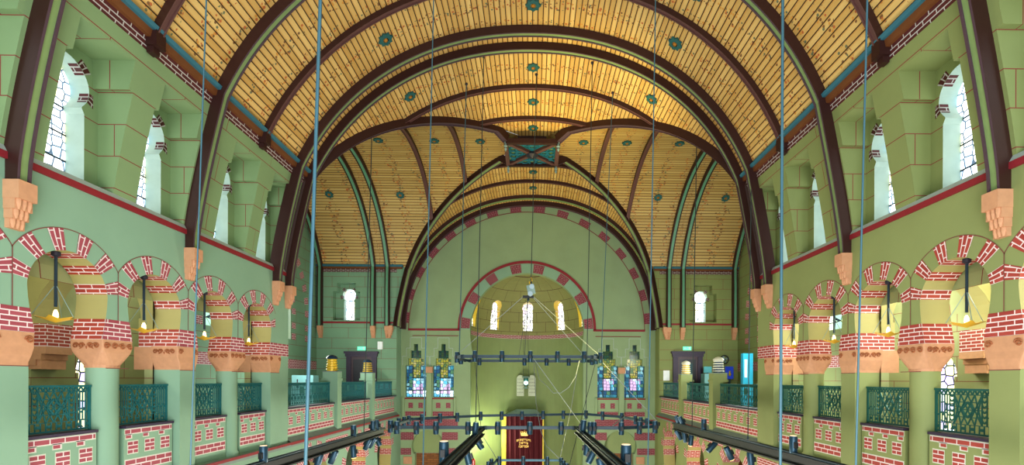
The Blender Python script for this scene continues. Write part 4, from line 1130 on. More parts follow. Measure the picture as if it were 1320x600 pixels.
# ------------------------------------------------------------------ apse
def apse():
    mb = MB(); yc, R = YCH+.3, 2.76; zc = 2.42; H = 2.85; p = 2.5
    def rz(z): return R*max(0, 1 - max(0, (z-zc)/H)**p)**(1/p)
    wins = [(-78, 1), (-40, 1), (0, 1), (40, 1), (78, 1)]
    zs = 2.66; hwid = .27
    def wh(z):
        d = z - zs
        if d < 0 or d > 1.52: return 0
        if d < 1.0: return hwid
        if d < 1.22: return max(.235, math.sqrt(max(0, .3**2-(d-1.22)**2)))
        return math.sqrt(max(0, .3**2-(d-1.22)**2))
    pt = lambda th, z, r=None: Vector((XA + (rz(z) if r is None else r)*sin(th), yc + (rz(z) if r is None else r)*cos(th), z))
    zl = [ZF, -2, 0, 2.05] + [2.22, 2.42, 2.55] + [zs + d for d in (0, .3, .6, .9, 1.0, 1.08, 1.15, 1.22, 1.3, 1.38, 1.45, 1.5, 1.52)] + [zc + H*k for k in (.66, .74, .82, .88, .93, .97, .99, 1.0)]
    gl = [MB() for _ in wins]
    for a, b in zip(zl[:-1], zl[1:]):
        m = (a+b)/2
        mat = 'brick' if 2.22 <= m <= 2.42 else ('plaster_plain_apse' if m < 2.22 else 'plaster_apse')
        r_ = max(rz(m), .1)
        ha, hb = wh(a+1e-6), wh(b-1e-6)
        segs = []; edges = [-PI/2]
        if ha > 0:
            cur = (-PI/2, -PI/2)
            for w, _ in wins:
                segs.append((cur, (rad(w)-ha/r_, rad(w)-hb/r_))); cur = (rad(w)+ha/r_, rad(w)+hb/r_)
            segs.append((cur, (PI/2, PI/2)))
        else: segs = [((-PI/2, -PI/2), (PI/2, PI/2))]
        for (l0, l1), (r0, r1) in segs:
            n = max(2, int(abs(r0-l0)/.09))
            for i in range(n):
                t = [l0+(r0-l0)*i/n, l0+(r0-l0)*(i+1)/n, l1+(r1-l1)*(i+1)/n, l1+(r1-l1)*i/n]
                mb.face([pt(t[0], a), pt(t[1], a), pt(t[2], b), pt(t[3], b)], mat, [(t[0]*R, a), (t[1]*R, a), (t[2]*R, b), (t[3]*R, b)])
        if ha > 0:
            for (w, _), g in zip(wins, gl):
                w = rad(w); u = Vector((cos(w), -sin(w), 0)); o = Vector((sin(w), cos(w), 0))
                base = Vector((XA, yc, 0)) + o*(R+.12)
                q = lambda sg, h, z: base + u*sg*h + Vector((0, 0, z))
                for sg in (-1, 1):
                    mb.face([pt(w+sg*ha/r_, a), q(sg, ha, a), q(sg, hb, b), pt(w+sg*hb/r_, b)], 'glass_yellow' if False else 'yellow_glaze')
                g.face([q(-1, ha, a), q(1, ha, a), q(1, hb, b), q(-1, hb, b)], 'glass_apse', [(-ha, a), (ha, a), (hb, b), (-hb, b)])
                if a == zs: mb.face([pt(w-ha/r_, a), pt(w+ha/r_, a), q(1, ha, a), q(-1, ha, a)], 'sill')
    struct(mb.build('wall_apse'))
    for g in gl: struct(g.build(win_name()))
    return pt
apt = apse()

# floor
mb = MB(); mb.box((-XT-.2, Y0-3, ZF-.1), (XT+.2, 26.2, ZF), 'floor_wood'); struct(mb.build('floor'))
# ------------------------------------------------------------------ doors, signs, notices in the side halls
DN = [0]
def door(s):
    d = SW[s]; DN[0] += 1
    a, b = (446, 487) if s < 0 else (866, 906)
    p0, p1 = P(a, 480, YE), P(b, 480, YE); x0, x1 = p0.x, p1.x; zt = P(a, 453.5, YE).z; y = YE
    mb = MB(); fw = .22
    for xa, xb in ((x0+.04, x0+.04+fw), (x1-.04-fw, x1-.04)):
        mb.box((xa, y-.09, ZG), (xb, y-.005, zt-.2), 'purple_wood')
    mb.box((x0, y-.12, zt-.24), (x1, y-.005, zt-.1), 'purple_wood'); mb.box((x0-.05, y-.16, zt-.1), (x1+.05, y-.005, zt), 'purple_wood')
    mb.box((x0+.04+fw, y-.05, zt-.36), (x1-.04-fw, y-.005, zt-.24), 'mauve')
    for xa, xb in ((x0+.04+fw, x0+.12+fw), (x1-.12-fw, x1-.04-fw)): mb.box((xa, y-.05, ZG), (xb, y-.005, zt-.36), 'mauve')
    fr = struct(mb.build('door_%d' % DN[0]))
    mb = MB(); xa, xb = x0+.12+fw, x1-.12-fw
    mb.box((xa, y-.03, ZG), (xb, y-.006, zt-.36), 'door_dark'); lf_ = mb.build('leaf', fr)
    mb = MB(); mb.box((xa+.42, y-.036, ZG+.4), (xb-.12, y-.03, zt-.55), 'teal_dark'); mb.build('glass_panel', lf_)
    mb = MB(); mb.tube([(xa+.1, y-.07, -.55), (xa+.1, y-.07, -.25)], .015, 'brass', 6); mb.build('door_handle', lf_)
    # exit sign
    c = P(466 if s < 0 else 886, 449.5, YE-.05)
    e = thing('exit_sign', 'small green exit sign above the purple door on the %s balcony' % d, 'sign', c, 'green exit signs')
    mb = MB(); mb.box((c.x-.19, YE-.05, c.z-.085), (c.x+.19, YE-.005, c.z+.085), 'exit_green'); mb.build('panel', e)
    mb = MB(); yy_ = YE-.054
    def q(x0, z0, x1, z1): mb.box((c.x+x0, yy_, c.z+z0), (c.x+x1, yy_+.003, c.z+z1), 'white_card')
    q(.06, -.06, .13, .06); q(-.12, -.012, -.03, .012)
    mb.face([(c.x-.15, yy_, c.z), (c.x-.10, yy_, c.z-.05), (c.x-.10, yy_, c.z+.05)], 'white_card')
    for (a_, b_) in (((.0, .02), (.03, .05)), ((.0, .02), (-.01, -.03)), ((-.01, -.03), (.02, -.06)), ((-.01, -.03), (-.03, -.06)), ((.0, .02), (.04, .01))): mb.bar((c.x+a_[0], yy_, c.z+a_[1]), (c.x+b_[0], yy_, c.z+b_[1]), .014, .004, 'white_card')
    mb.build('pictogram', e)
door(-1); door(1)
def card(name, label, cat, px0, px1, py0, py1, Y, mat, depth=.04, group=None, border=None):
    a, b = P(px0, py1, Y), P(px1, py0, Y); c = (a+b)/2
    o = thing(name, label, cat, c, group)
    mb = MB(); mb.box((a.x, Y-depth, a.z), (b.x, Y-.004, b.z), mat); mb.build('panel', o)
    if border:
        mb = MB(); t = .03
        for q in (((a.x, a.z), (b.x, a.z+t)), ((a.x, b.z-t), (b.x, b.z)), ((a.x, a.z), (a.x+t, b.z)), ((b.x-t, a.z), (b.x, b.z))): mb.box((q[0][0], Y-depth-.006, q[0][1]), (q[1][0], Y-depth, q[1][1]), border)
        mb.build('frame', o)
    return o
card('wall_speaker', 'small white wall box beside the left balcony door', 'wall box', 488, 494, 441, 451, YE, 'white_card', .15)
card('notice', 'white paper notice on the wall beside the right balcony door', 'notice', 855, 863, 478, 491, YE, 'white_card', .02)
# display things on the right balcony
o = thing('display_screen', 'dark blue display panel with a small figure in the right side hall', 'screen', P(940, 490, 20.9))
a, b = P(935, 489, 20.9), P(945, 473, 20.9)
mb = MB(); mb.box((a.x, 20.86, a.z), (b.x, 20.94, b.z), 'blue_screen'); mb.build('panel', o)
mb = MB(); mb.lathe(((a.x+b.x)/2, 20.84, a.z+.12), [(.02, 0), (.07, .08), (.03, .16), (.045, .2), (.02, .25)], 8, 'yellow_glaze'); mb.build('figure', o)
mb = MB(); mb.box(((a.x+b.x)/2-.05, 20.87, ZG), ((a.x+b.x)/2+.05, 20.93, a.z), 'steel'); mb.box(((a.x+b.x)/2-.2, 20.8, ZG), ((a.x+b.x)/2+.2, 21.0, ZG+.03), 'steel'); mb.build('stand', o)
o = thing('display_screen', 'pale teal information panel beside the right balcony door', 'screen', P(912, 480, 21.3))
a, b = P(907, 481, 21.3), P(917, 473, 21.3)
mb = MB(); mb.box((a.x, 21.26, a.z), (b.x, 21.32, b.z), 'teal_screen'); mb.build('panel', o)
mb = MB(); mb.box(((a.x+b.x)/2-.04, 21.27, ZG), ((a.x+b.x)/2+.04, 21.31, a.z), 'steel'); mb.box(((a.x+b.x)/2-.2, 21.2, ZG), ((a.x+b.x)/2+.2, 21.4, ZG+.03), 'steel'); mb.build('stand', o)
# round fan on the wall
c = P(934, 464, YE-.1); o = thing('wall_fan', 'black ring wall fan above the blue display panel', 'fan', c)
mb = MB(); R_ = .19
mb.tube([c + Vector((R_*cos(2*PI*i/24), 0, R_*sin(2*PI*i/24))) for i in range(25)], .025, 'door_dark', 8, False); mb.build('ring', o)
for k in range(4):
    mb = MB(); a = k*PI/2+.4; mb.obox(c + Vector((.09*cos(a), .02, .09*sin(a))), Vector((.07*cos(a), 0, .07*sin(a))), Vector((-.04*sin(a), .01, .04*cos(a))), (0, .003, 0), 'slate'); mb.build('blade', o)
mb = MB(); mb.tube([c, c + Vector((0, .1, 0))], .04, 'door_dark', 8); mb.build('hub', o)
# cyan cabinet on the right balcony, near the end wall
p = P(963.5, 476, 18.6); o = thing('display_banner', 'tall bright cyan display cabinet with a pale panel on the right balcony', 'display', (p.x, 18.6, ZG))
a, b = P(957, 500, 18.6), P(970, 456, 18.6)
mb = MB(); mb.box((a.x, 18.55, ZG), (b.x, 18.75, b.z), 'cyan_panel'); mb.build('cabinet', o)
mb = MB(); mb.box((a.x+.06, 18.54, P(960, 487, 18.6).z), (a.x+.16, 18.55, P(960, 464, 18.6).z), 'white_card'); mb.build('panel', o)
# glazed case on the left balcony
def case(px0, px1, py, Y, label):
    a, b = P(px0, py, Y), P(px1, py, Y); o = thing('display_case', label, 'display case', ((a.x+b.x)/2, Y, ZG), 'glass display cases')
    mb = MB(); mb.box((a.x, Y, ZG), (b.x, Y+.5, -.35), 'glass_pane'); mb.build('base', o)
    mb = MB(); mb.box((a.x+.02, Y+.02, -.35), (b.x-.02, Y+.48, a.z), 'glass_pane'); mb.build('glass', o)
    for i in range(2):
        mb = MB(); x = a.x + (b.x-a.x)*(.3+.4*i); mb.lathe((x, Y-.02, -.35), [(.03, 0), (.03, .22), (.015, .26), (.03, .30), (.01, .34)], 8, 'door_dark'); mb.build('finial', o)
case(375, 404, 484, 18.0, 'pale glass topped display case on the left balcony by the great window')
case(908, 930, 482, 20.2, 'pale glass topped display case on the right balcony in front of the teal panel')

# ------------------------------------------------------------------ pendant lamps under the arches
def lamp_proto():
    o = thing('pendant_lamp', '', 'lamp', (0, 0, 0))
    mb = MB(); mb.lathe((0, 0, -.07), [(.02, 0), (.05, .02), (.05, .07)], 12, 'door_dark'); mb.build('ceiling_cap', o)
    mb = MB(); mb.tube([(0, 0, -.05), (0, 0, -.74)], .018, 'steel', 8); mb.build('rod', o)
    mb = MB(); n = 12
    pr = [Vector(((.24 if i % 2 == 0 else .135)*cos(2*PI*i/n), (.24 if i % 2 == 0 else .135)*sin(2*PI*i/n), -.90 + (.03 if i % 2 == 0 else -.005))) for i in range(n)]
    dn = Vector((0, 0, -.955)); up = Vector((0, 0, -.91))
    for i in range(n):
        mb.face([pr[i], pr[(i+1) % n], dn], 'brass'); mb.face([pr[(i+1) % n], pr[i], up], 'brass')
    tr_ = mb.build('star_tray', o)
    mb = MB(); mb.lathe((0, 0, -.90), [(.02, 0), (.03, .03), (.026, .08), (.012, .12)], 10, 'bulb'); mb.build('bulb', tr_)
    for i in range(3):
        a = 2*PI*i*2/6; mb = MB(); mb.tube([(0, 0, -.44), (.235*cos(a), .235*sin(a), -.875)], .005, 'slate', 5); mb.build('chain', o)
    return o
lp = lamp_proto(); k = 0
for s in (-1, 1):
    for i, y in enumerate((6.45, 7.89, 9.33, 10.77)):
        lab = 'hanging star tray lamp under the %s arch of the %s arcade' % (['nearest whole', 'second', 'third', 'farthest'][i], SW[s])
        o = lp if k == 0 else dup(lp, (0, 0, 0), lab); k += 1
        o.location = (s*6.2, y, ZA+RA-.005); o['label'] = lab; o['group'] = 'star tray lamps under the arches'

# ------------------------------------------------------------------ ark, tablets and eternal lamp in the apse
YA = 24.0
x0, x1 = P(647, 560, YA).x, P(701, 560, YA).x; zt = P(670, 537, YA).z
ark = thing('torah_ark', 'tall gold ark with a dark red curtain and pale pyramid lid in the apse', 'ark', ((x0+x1)/2, YA, ZF))
mb = MB(); mb.box((x0, YA, ZF), (x1, YA+1.2, zt), 'gold_cloth'); mb.build('cabinet', ark)
for a, b in ((x0, x0+.22), (x1-.07, x1)):
    mb = MB(); mb.box((a, YA-.10, ZF), (b, YA, zt), 'gold_cloth'); mb.build('side_post', ark)
mb = MB(); nx = 60; c0, c1 = x0+.22, x1-.07
zz = [ZF+.05 + (zt-ZF-.05)*i/6 for i in range(7)]
cw = lambda u, z: (c0 + (c1-c0)*u, YA-.06 + .025*sin(u*44+.3*z) + .012*sin(u*91), z)
for i in range(nx):
    for a, b in zip(zz[:-1], zz[1:]): mb.face([cw(i/nx, a), cw((i+1)/nx, a), cw((i+1)/nx, b), cw(i/nx, b)], 'curtain_red')
cu_ = mb.build('curtain', ark)
mb = MB(); t0 = P(650, 537, YA).z; tp = P(680, 528, YA+.6).z; xm0, xm1 = P(668, 530, YA+.3).x, P(693, 530, YA+.3).x
q = [(x0+.05, YA-.14, t0), (x1, YA-.14, t0), (x1, YA+1.2, t0), (x0+.05, YA+1.2, t0)]; tq = [(xm0-.1, YA+.45, tp), (xm1-.1, YA+.45, tp), (xm1-.1, YA+.75, tp), (xm0-.1, YA+.75, tp)]
for i in range(4): mb.face([q[i], q[(i+1) % 4], tq[(i+1) % 4], tq[i]], 'slate')
mb.face(tq, 'slate'); mb.face(q[::-1], 'slate'); mb.build('lid', ark)
# crown and lettering embroidered in gold
mb = MB(); cc = P(676, 559, YA-.12); yq = YA-.105
mb.box((cc.x-.17, yq-.01, cc.z-.13), (cc.x+.17, yq, cc.z-.08), 'gold')
for k in range(5):
    x = cc.x + (k-2)*.075; mb.face([(x-.04, yq-.005, cc.z-.06), (x+.04, yq-.005, cc.z-.06), (cc.x+(k-2)*.095, yq-.005, cc.z+.10+(.04 if k == 2 else 0))], 'gold')
    mb.lathe((cc.x+(k-2)*.066, yq-.005, cc.z+.09+(.05 if k == 2 else 0)), [(.005, -.02), (.02, 0), (.005, .02)], 8, 'gold')
mb.build('crown_emblem', cu_)
rnd = random.Random(3)
for row, (py, hw, n) in enumerate(((567.5, .36, 10), (571.5, .24, 7), (576, .26, 7))):
    mb = MB(); c = P(675, py, YA-.12)
    for i in range(n):
        u = (i+.5)/n*2 - 1; x = c.x + u*hw; z = c.z - .06*u*u*(1 if row < 2 else .3); g = .03
        mb.box((x-g, yq-.006, z+.035), (x+g*.8, yq, z+.052), 'gold')
        mb.box((x+g*.5, yq-.006, z-.045), (x+g*.8, yq, z+.05), 'gold')
        if rnd.random() < .5: mb.box((x-g, yq-.006, z-.045), (x-g*.6, yq, z+.02), 'gold')
        if rnd.random() < .4: mb.box((x-g, yq-.006, z-.05), (x+g*.6, yq, z-.035), 'gold')
    mb.build('lettering', cu_)
# tablets
for i, (a, b) in enumerate(((666, 675.5), (681, 690.5))):
    Y = 25.62; p, q = P(a, 511, Y), P(b, 484, Y); w_ = q.x-p.x
    t = thing('stone_tablet', 'white round topped stone tablet on the apse wall, %s the hanging lamp' % ('left of' if i == 0 else 'right of'), 'tablet', ((p.x+q.x)/2, Y, p.z), 'tablets of the law')
    mb = MB(); r_ = w_/2; cz = q.z - r_; cx_ = (p.x+q.x)/2
    out = [(p.x, p.z), (q.x, p.z)] + [(cx_ + r_*cos(PI*k/14), cz + r_*sin(PI*k/14)) for k in range(15)]
    mb.face([(x, Y-.06, z) for x, z in out], 'stone_white'); n = len(out)
    for k in range(n): mb.face([(out[k][0], Y-.06, out[k][1]), (out[(k+1) % n][0], Y-.06, out[(k+1) % n][1]), (out[(k+1) % n][0], Y+.06, out[(k+1) % n][1]), (out[k][0], Y+.06, out[k][1])], 'stone_white')
    sl_ = mb.build('slab', t)
    for k in range(5):
        mb = MB(); z = cz + .02 - k*(cz-p.z)/5.2
        for j in range(4): mb.box((cx_-.16+j*.085, Y-.066, z-.035), (cx_-.16+j*.085+.05, Y-.06, z-.02), 'ink'); mb.box((cx_-.16+j*.085+.035, Y-.066, z-.075), (cx_-.16+j*.085+.05, Y-.06, z-.03), 'ink')
        mb.build('inscription', sl_)
pl_ = P(678, 494, 25.2)
l_ = thing('eternal_lamp', 'hanging glass lantern with a teal glow between the two white tablets', 'lamp', pl_)
mb = MB(); mb.lathe((pl_.x, pl_.y, pl_.z+.28), [(.05, .1), (.20, .06), (.22, 0), (.10, -.02)], 16, 'slate'); mb.build('cap', l_)
mb = MB(); mb.lathe(pl_, [(.10, -.14), (.13, -.05), (.12, .12), (.14, .24)], 14, 'rosette_teal'); mb.build('frame', l_)
mb = MB(); mb.lathe((pl_.x, pl_.y-.14, pl_.z-.02), [(.02, -.08), (.10, -.03), (.10, .08), (.02, .12)], 12, 'lamp_glow'); mb.build('glow', l_)
mb = MB(); mb.lathe((pl_.x, pl_.y, pl_.z-.3), [(.02, -.03), (.17, .02), (.18, .05), (.05, .06), (.05, .18)], 14, 'slate'); mb.build('drip_tray', l_)
for dx in (-.15, .15):
    mb = MB(); mb.tube([(pl_.x+dx, 25.2, pl_.z+.32), (pl_.x+dx*.3, 25.2, 4.25)], .008, 'cable_dark', 5); mb.build('chain', l_)
# fire extinguisher far below
p = P(610, 597, 22.6); o = thing('fire_extinguisher', 'red fire extinguisher on the wall beside the apse opening', 'extinguisher', p)
mb = MB(); mb.lathe(p, [(.06, -.35), (.10, -.33), (.10, .12), (.05, .18), (.03, .22)], 12, 'extinguisher_red'); mb.build('cylinder', o)
mb = MB(); mb.box((p.x-.02, p.y-.1, p.z+.2), (p.x+.03, p.y+.03, p.z+.25), 'door_dark'); mb.tube([(p.x, p.y-.08, p.z+.22), (p.x-.1, p.y-.1, p.z+.1), (p.x-.11, p.y-.1, p.z-.2)], .012, 'door_dark', 6); mb.build('valve', o)
mb = MB(); mb.box((p.x-.06, p.y+.08, p.z-.1), (p.x+.06, YCH-.0, p.z+.05), 'door_dark'); mb.build('bracket', o)

# ------------------------------------------------------------------ lighting trusses
def spot_proto():
    o = thing('spotlight', '', 'spotlight', (0, 0, 0))
    mb = MB(); mb.lathe((0, 0, -.15), [(.058, 0), (.066, .02), (.066, .27), (.06, .30)], 14, 'spot_body'); ho_ = mb.build('housing', o, smooth=True)
    mb = MB(); mb.lathe((0, 0, .146), [(.055, 0), (.055, .012)], 14, 'spot_top'); mb.build('lens', ho_)
    mb = MB(); mb.box((-.03, .06, -.05), (.03, .10, .05), 'black_steel'); mb.build('clamp', o)
    return o
sp0 = spot_proto(); NSP = [0]
plain('cream_lens', (.85, .62, .42), .4, emit=.6)
def spot(p, label, group, d=(0, 0, 1), k=1.0, lit=None):
    o = sp0 if NSP[0] == 0 else dup(sp0, p, label); NSP[0] += 1
    o.location = p; o['label'] = label; o['group'] = group; o.scale = (k, k, k)
    o.rotation_euler = Vector(d).to_track_quat('Z', 'Y').to_euler()
    if lit:
        for h_ in o.children:
            for c_ in h_.children:
                c_.material_slots[0].link = 'OBJECT'; c_.material_slots[0].material = M[lit]; c_['label'] = 'lit lens'
    return o
def ring_truss(name_label, pts, bar_w, bar_h, mat):
    c = sum(pts, Vector())/len(pts); r = thing('lighting_ring', name_label, 'lighting ring', c)
    for a, b in zip(pts, pts[1:]+pts[:1]):
        mb = MB(); mb.bar(a, b, bar_w, bar_h, mat); mb.bar(a + Vector((0, 0, bar_h*.55)), b + Vector((0, 0, bar_h*.55)), bar_w*.6, .015, 'cable'); mb.build('bar', r)
        mb = MB(); mb.lathe(a - Vector((0, 0, bar_h*.7)), [(bar_w*.7, 0), (bar_w*.7, bar_h*1.4)], 8, mat); mb.build('joint', r)
    return r
# upper square ring
YF1, YB1 = 13.0, 16.0
z1 = P(680, 460.5, YF1).z; 
def at_z(px, Y, z): v = P(px, 490, Y); v.z = z; return v
ring1 = [at_z(588, 13.6, z1), at_z(596, YF1, z1), at_z(763, YF1, z1), at_z(774, 13.6, z1), at_z(760, 15.6, z1), at_z(752, YB1, z1), at_z(606, YB1, z1), at_z(598, 15.6, z1)]
ring_truss('dark upper lighting ring hanging in front of the apse, above eye level', ring1, .08, .075, 'steel')
for i, px in enumerate((612, 647, 683.5, 718.5, 753)):
    spot(at_z(px, YF1-.09, z1-.0), 'slim blue spotlight on the front bar of the upper ring, %s from the left' % nth(i), 'upper ring front spotlights')
for i, px in enumerate((618, 676, 704.5, 733)):
    spot(at_z(px, YB1-.09, z1-.0), 'slim blue spotlight on the rear bar of the upper ring, %s from the left' % nth(i), 'upper ring rear spotlights')
for px, Y, l in ((589, 13.6, 'outer left corner'), (594, 15.0, 'left bar'), (763, 15.2, 'right bar, rear one'), (768, 14.4, 'right bar, middle one'), (774, 13.5, 'outer right corner')):
    spot(at_z(px, Y-.09, z1), 'slim blue spotlight on the %s of the upper ring' % l, 'upper ring end spotlights')
# large octagonal ring
z2 = P(680, 551, 12.5).z
def inv(px, py): # point on plane z2 seen at px,py
    v = P(px, py, 10.0); k = z2/v.z; return Vector((X0 + (v.x-X0)*k, v.y*k, z2))
r2px = [(504, 549.5), (530, 541), (620, 536.5), (755, 534.5), (800, 538), (848, 547), (846, 550.5), (800, 552.5), (740, 552), (625, 552), (515, 551.5)]
ring2 = [inv(*p) for p in r2px]
ring_truss('large octagonal lighting ring hanging below the balcony, pale blue bars', ring2, .09, .07, 'steel')
fr2 = (505, 513, 538, 563, 604, 642, 683, 723, 760, 765, 800, 823, 843); bk2 = (545, 568, 590, 620, 647, 673, 700, 726, 755, 776, 801)
def y_on(px, seq):
    for (a, b) in zip(seq[:-1], seq[1:]):
        if min(a[0], b[0]) <= px <= max(a[0], b[0]): return a[1] + (b[1]-a[1])*(px-a[0])/(b[0]-a[0])
    return seq[0][1]
frs = [(504, 549.5), (515, 551.5), (625, 552), (740, 552), (800, 552.5), (846, 550.5)]; bks = [(530, 541), (620, 536.5), (755, 534.5), (800, 538), (848, 547)]
for i, px in enumerate(fr2):
    v = inv(px, y_on(px, frs)); v.y -= .1; spot(v, 'blue spotlight on the front side of the octagonal ring, %s from the left' % nth(i), 'octagonal ring front spotlights', k=1.08)
for i, px in enumerate(bk2):
    v = inv(px, y_on(px, bks)); v.y -= .1; spot(v, 'blue spotlight on the rear side of the octagonal ring, %s from the left' % nth(i), 'octagonal ring rear spotlights')
for i, (px, py) in enumerate(((514, 545.5), (521, 543.5), (527, 542))):
    v = inv(px, py); spot(v, 'blue spotlight on the short left side of the octagonal ring, %s from the front' % nth(i), 'octagonal ring left spotlights', k=.9)
for i, (px, py) in enumerate(((819, 542), (826, 544), (834, 545.5))):
    v = inv(px, py); spot(v, 'pale lit spotlight on the short right side of the octagonal ring, %s from the rear' % nth(i), 'octagonal ring right spotlights', k=.9)
# small low ring
z3 = P(680, 594, 13.0).z
ring3 = [at_z(641, 13, z3), at_z(722, 13, z3), at_z(733, 11.4, z3), at_z(628, 11.4, z3)]
ring_truss('small low lighting ring with a pale rear bar, seen at the lower edge', ring3, .05, .05, 'cable')
for i, px in enumerate((644, 675, 706)): spot(at_z(px, 12.92, z3), 'slim pale spotlight on the rear bar of the low ring, %s from the left' % nth(i), 'low ring rear spotlights', k=.8)
for i, (px, Y) in enumerate(((630, 12.1), (634, 12.5), (724, 12.7), (727, 12.3), (731, 11.9))): spot(at_z(px, Y, z3), 'slim blue spotlight on the %s side bar of the low ring, %s from the rear' % ('left' if px < 680 else 'right', nth(i if i < 2 else i-2)), 'low ring side spotlights', k=.8)
# long beams
def beam(label, px_end, py_end, Yend, px_near, py_near, h, w_):
    a = P(px_end, py_end, Yend); v = P(px_near, py_near, 10.0); k = a.z/v.z; b = Vector((X0 + (v.x-X0)*k, v.y*k, a.z))
    b = a + (b-a)*1.35
    r = thing('lighting_beam', label, 'lighting beam', (a+b)/2)
    mb = MB(); d = (b-a).normalized(); sx = d.cross(Vector((0, 0, 1)))
    mb.bar(a, b, w_*.3, h, 'black_steel'); mb.build('web', r)
    for zz_, mt in ((h/2, 'black_steel'), (-h/2, 'black_steel')):
        mb = MB(); mb.bar(a + Vector((0, 0, zz_)), b + Vector((0, 0, zz_)), w_, .03, mt); mb.build('flange', r)
    for sg in (-1, 1):
        mb = MB(); mb.bar(a + Vector((0, 0, h/2+.03)) + sx*sg*w_*.3, b + Vector((0, 0, h/2+.03)) + sx*sg*w_*.3, .025, .03, 'steel'); mb.build('track', r)
    return lambda t, dz=0, dx=0: a + (b-a)*t + Vector((0, 0, dz)) + sx*dx
bA = beam('dark inner lighting beam running from the octagonal ring, left of the ark', 621, 557, 12.2, 578, 600, .12, .16)
bB = beam('dark inner lighting beam running from the octagonal ring, right of the ark', 744, 555, 12.2, 797, 603, .12, .16)
bL = beam('long dark lighting beam along the left balcony front', 494, 556.5, 14.0, 345, 602, .16, .14)
bR = beam('long dark lighting beam along the right balcony front', 869, 550, 14.5, 1050, 600, .17, .14)
def tilt(px_dx, px_dy): return (px_dx, 0, -px_dy)
def at_beam(bf, px, dz, dx=0):
    lo, hi = 0.0, 1.0
    f = lambda t: (lambda q: CX + F*math.tan(math.atan2(q.x-X0, q.y) - YAW))(bf(t))
    inc = f(1) > f(0)
    for _ in range(40):
        m = (lo+hi)/2
        if (f(m) < px) == inc: lo = m
        else: hi = m
    return bf(lo, dz, dx)
for bf, nm, rows in ((bA, 'left inner beam', ((617, -.20, (.6, .2, -.9)), (603, -.22, (.25, 0, -1)), (613, .2, (.1, 0, 1)))),
                     (bB, 'right inner beam', ((757, -.2, (-.1, 0, -1)), (763, -.26, (-.5, 0, -1)), (752, .2, (.1, 0, 1)), (776, -.26, (.3, 0, -1)))),
                     (bL, 'long left beam', ((456, .22, (0, 0, 1)), (456, -.28, (.05, 0, -1)), (481, .22, (.05, 0, 1)), (486, .22, (-.05, 0, 1)), (480, -.22, (-.7, 0, -1)), (487, -.22, (.5, 0, -1)), (474, -.22, (-.5, 0, -1)), (430, -.24, (-.45, 0, -1)), (411, -.22, (-.3, 0, -1)), (340, .22, (0, 0, 1)))),
                     (bR, 'long right beam', ((874, .20, (-.4, 0, 1)), (879, .20, (-.5, 0, 1)), (875, -.22, (.6, 0, -1)), (883, -.22, (.2, 0, -1)), (891, -.26, (-.1, 0, -1)), (907.5, .24, (0, 0, 1)), (918, -.26, (-.8, 0, -.9)), (940, -.28, (.5, 0, -1)), (968, -.26, (.1, 0, -1)), (1023, .26, (0, 0, 1))))):
    up = dn = 0
    for px, dz, d in rows:
        if dz > 0: up += 1; k = up
        else: dn += 1; k = dn
        spot(at_beam(bf, px, dz), 'dark spotlight %s the %s, %s of its row from the far end' % ('standing on' if dz > 0 else 'hanging under', nm, nth(k-1)), 'spotlights on the long beams', d, 1.05, 'warm_glow' if (px, dz < 0) in ((456, True), (891, True), (940, True)) else ('cream_lens' if px in (340, 1023) else None))
spot(at_beam(bA, 585, .12, .16), 'larger upright spotlight with a cream lit top beside the left inner beam', 'large beam spotlights', (0, 0, 1), 1.25, 'cream_lens')
spot(at_beam(bB, 794, .12, -.16), 'larger upright spotlight with a cream lit top beside the right inner beam', 'large beam spotlights', (0, 0, 1), 1.25, 'cream_lens')

# ------------------------------------------------------------------ cables and ropes
def ceil_z(x, y):
    if abs(y-YC) < YH and abs(x) < 6*abs(y-YC)/YH or abs(y-YC) >= YH:
        lo, hi = 0, PI
        for _ in range(40):
            m = (lo+hi)/2
            if vp(m, y).x < x: lo = m
            else: hi = m
        return vp(lo, y).z
    v = (y-YC)/KY; lo, hi = 0, PI
    for _ in range(40):
        m = (lo+hi)/2
        if vault(m)[0] < v: lo = m
        else: hi = m
    return vault(lo)[1]
def cable(label, xt, yt, xb, yb, Y, r, mat='cable', end=None):
    a, b = P(xb, yb, Y), P(xt, yt, Y)
    d = (b-a)/(b.z-a.z); z = a.z
    top = b
    for _ in range(30): 
        zc_ = ceil_z(top.x, Y); top = a + d*(zc_ - a.z)
    o = thing('hanging_cable', label, 'cable', a, 'hanging cables')
    mb = MB(); mb.tube([a, (a+top)/2, top], r, mat, 6); mb.build('strand', o)
    mb = MB(); mb.lathe((top.x, top.y, top.z-.06), [(r*1.5, 0), (.04, .03), (.04, .06)], 8, 'door_dark'); mb.build('ceiling_cap', o)
    mb = MB(); mb.lathe((a.x, a.y, a.z-.05), [(r*1.2, 0), (r*2, .03), (r*2, .08), (r, .12)], 8, 'steel'); mb.build('end_fitting', o)
cable('thick blue hanging rod crossing the left balcony, nearest on the left', 413, 0, 393.5, 612, 5.2, .019)
cable('thin blue cable in front of the left arcade, second pier', 266, 0, 245, 612, 5.5, .008)
cable('thin dark cable down to the long left beam', 484, 0, 469, 561, 13.3, .012, 'cable_dark')
cable('blue cable in front of the left stepped windows', 559, 0, 545, 612, 8.0, .010)
cable('thin cable to the left corner of the upper ring', 604, 0, 592, 458, 13.3, .013, 'cable')
cable('thin cable beside the apse arch down to the left inner beam', 624, 60, 613, 551, 12.3, .012, 'cable_dark')
cable('dark central cable down to the hoist block', 694, 0, 684.5, 366, 13.2, .012, 'cable_dark')
cable('thin dark cable to the front of the octagonal ring, right of the ark', 765, 0, 755, 551, 12.45, .011, 'cable_dark')
cable('thin cable to the right corner of the upper ring', 795, 0, 775, 458, 13.4, .011, 'cable')
cable('blue cable in front of the right stepped windows', 845, 0, 835, 612, 8.0, .010)
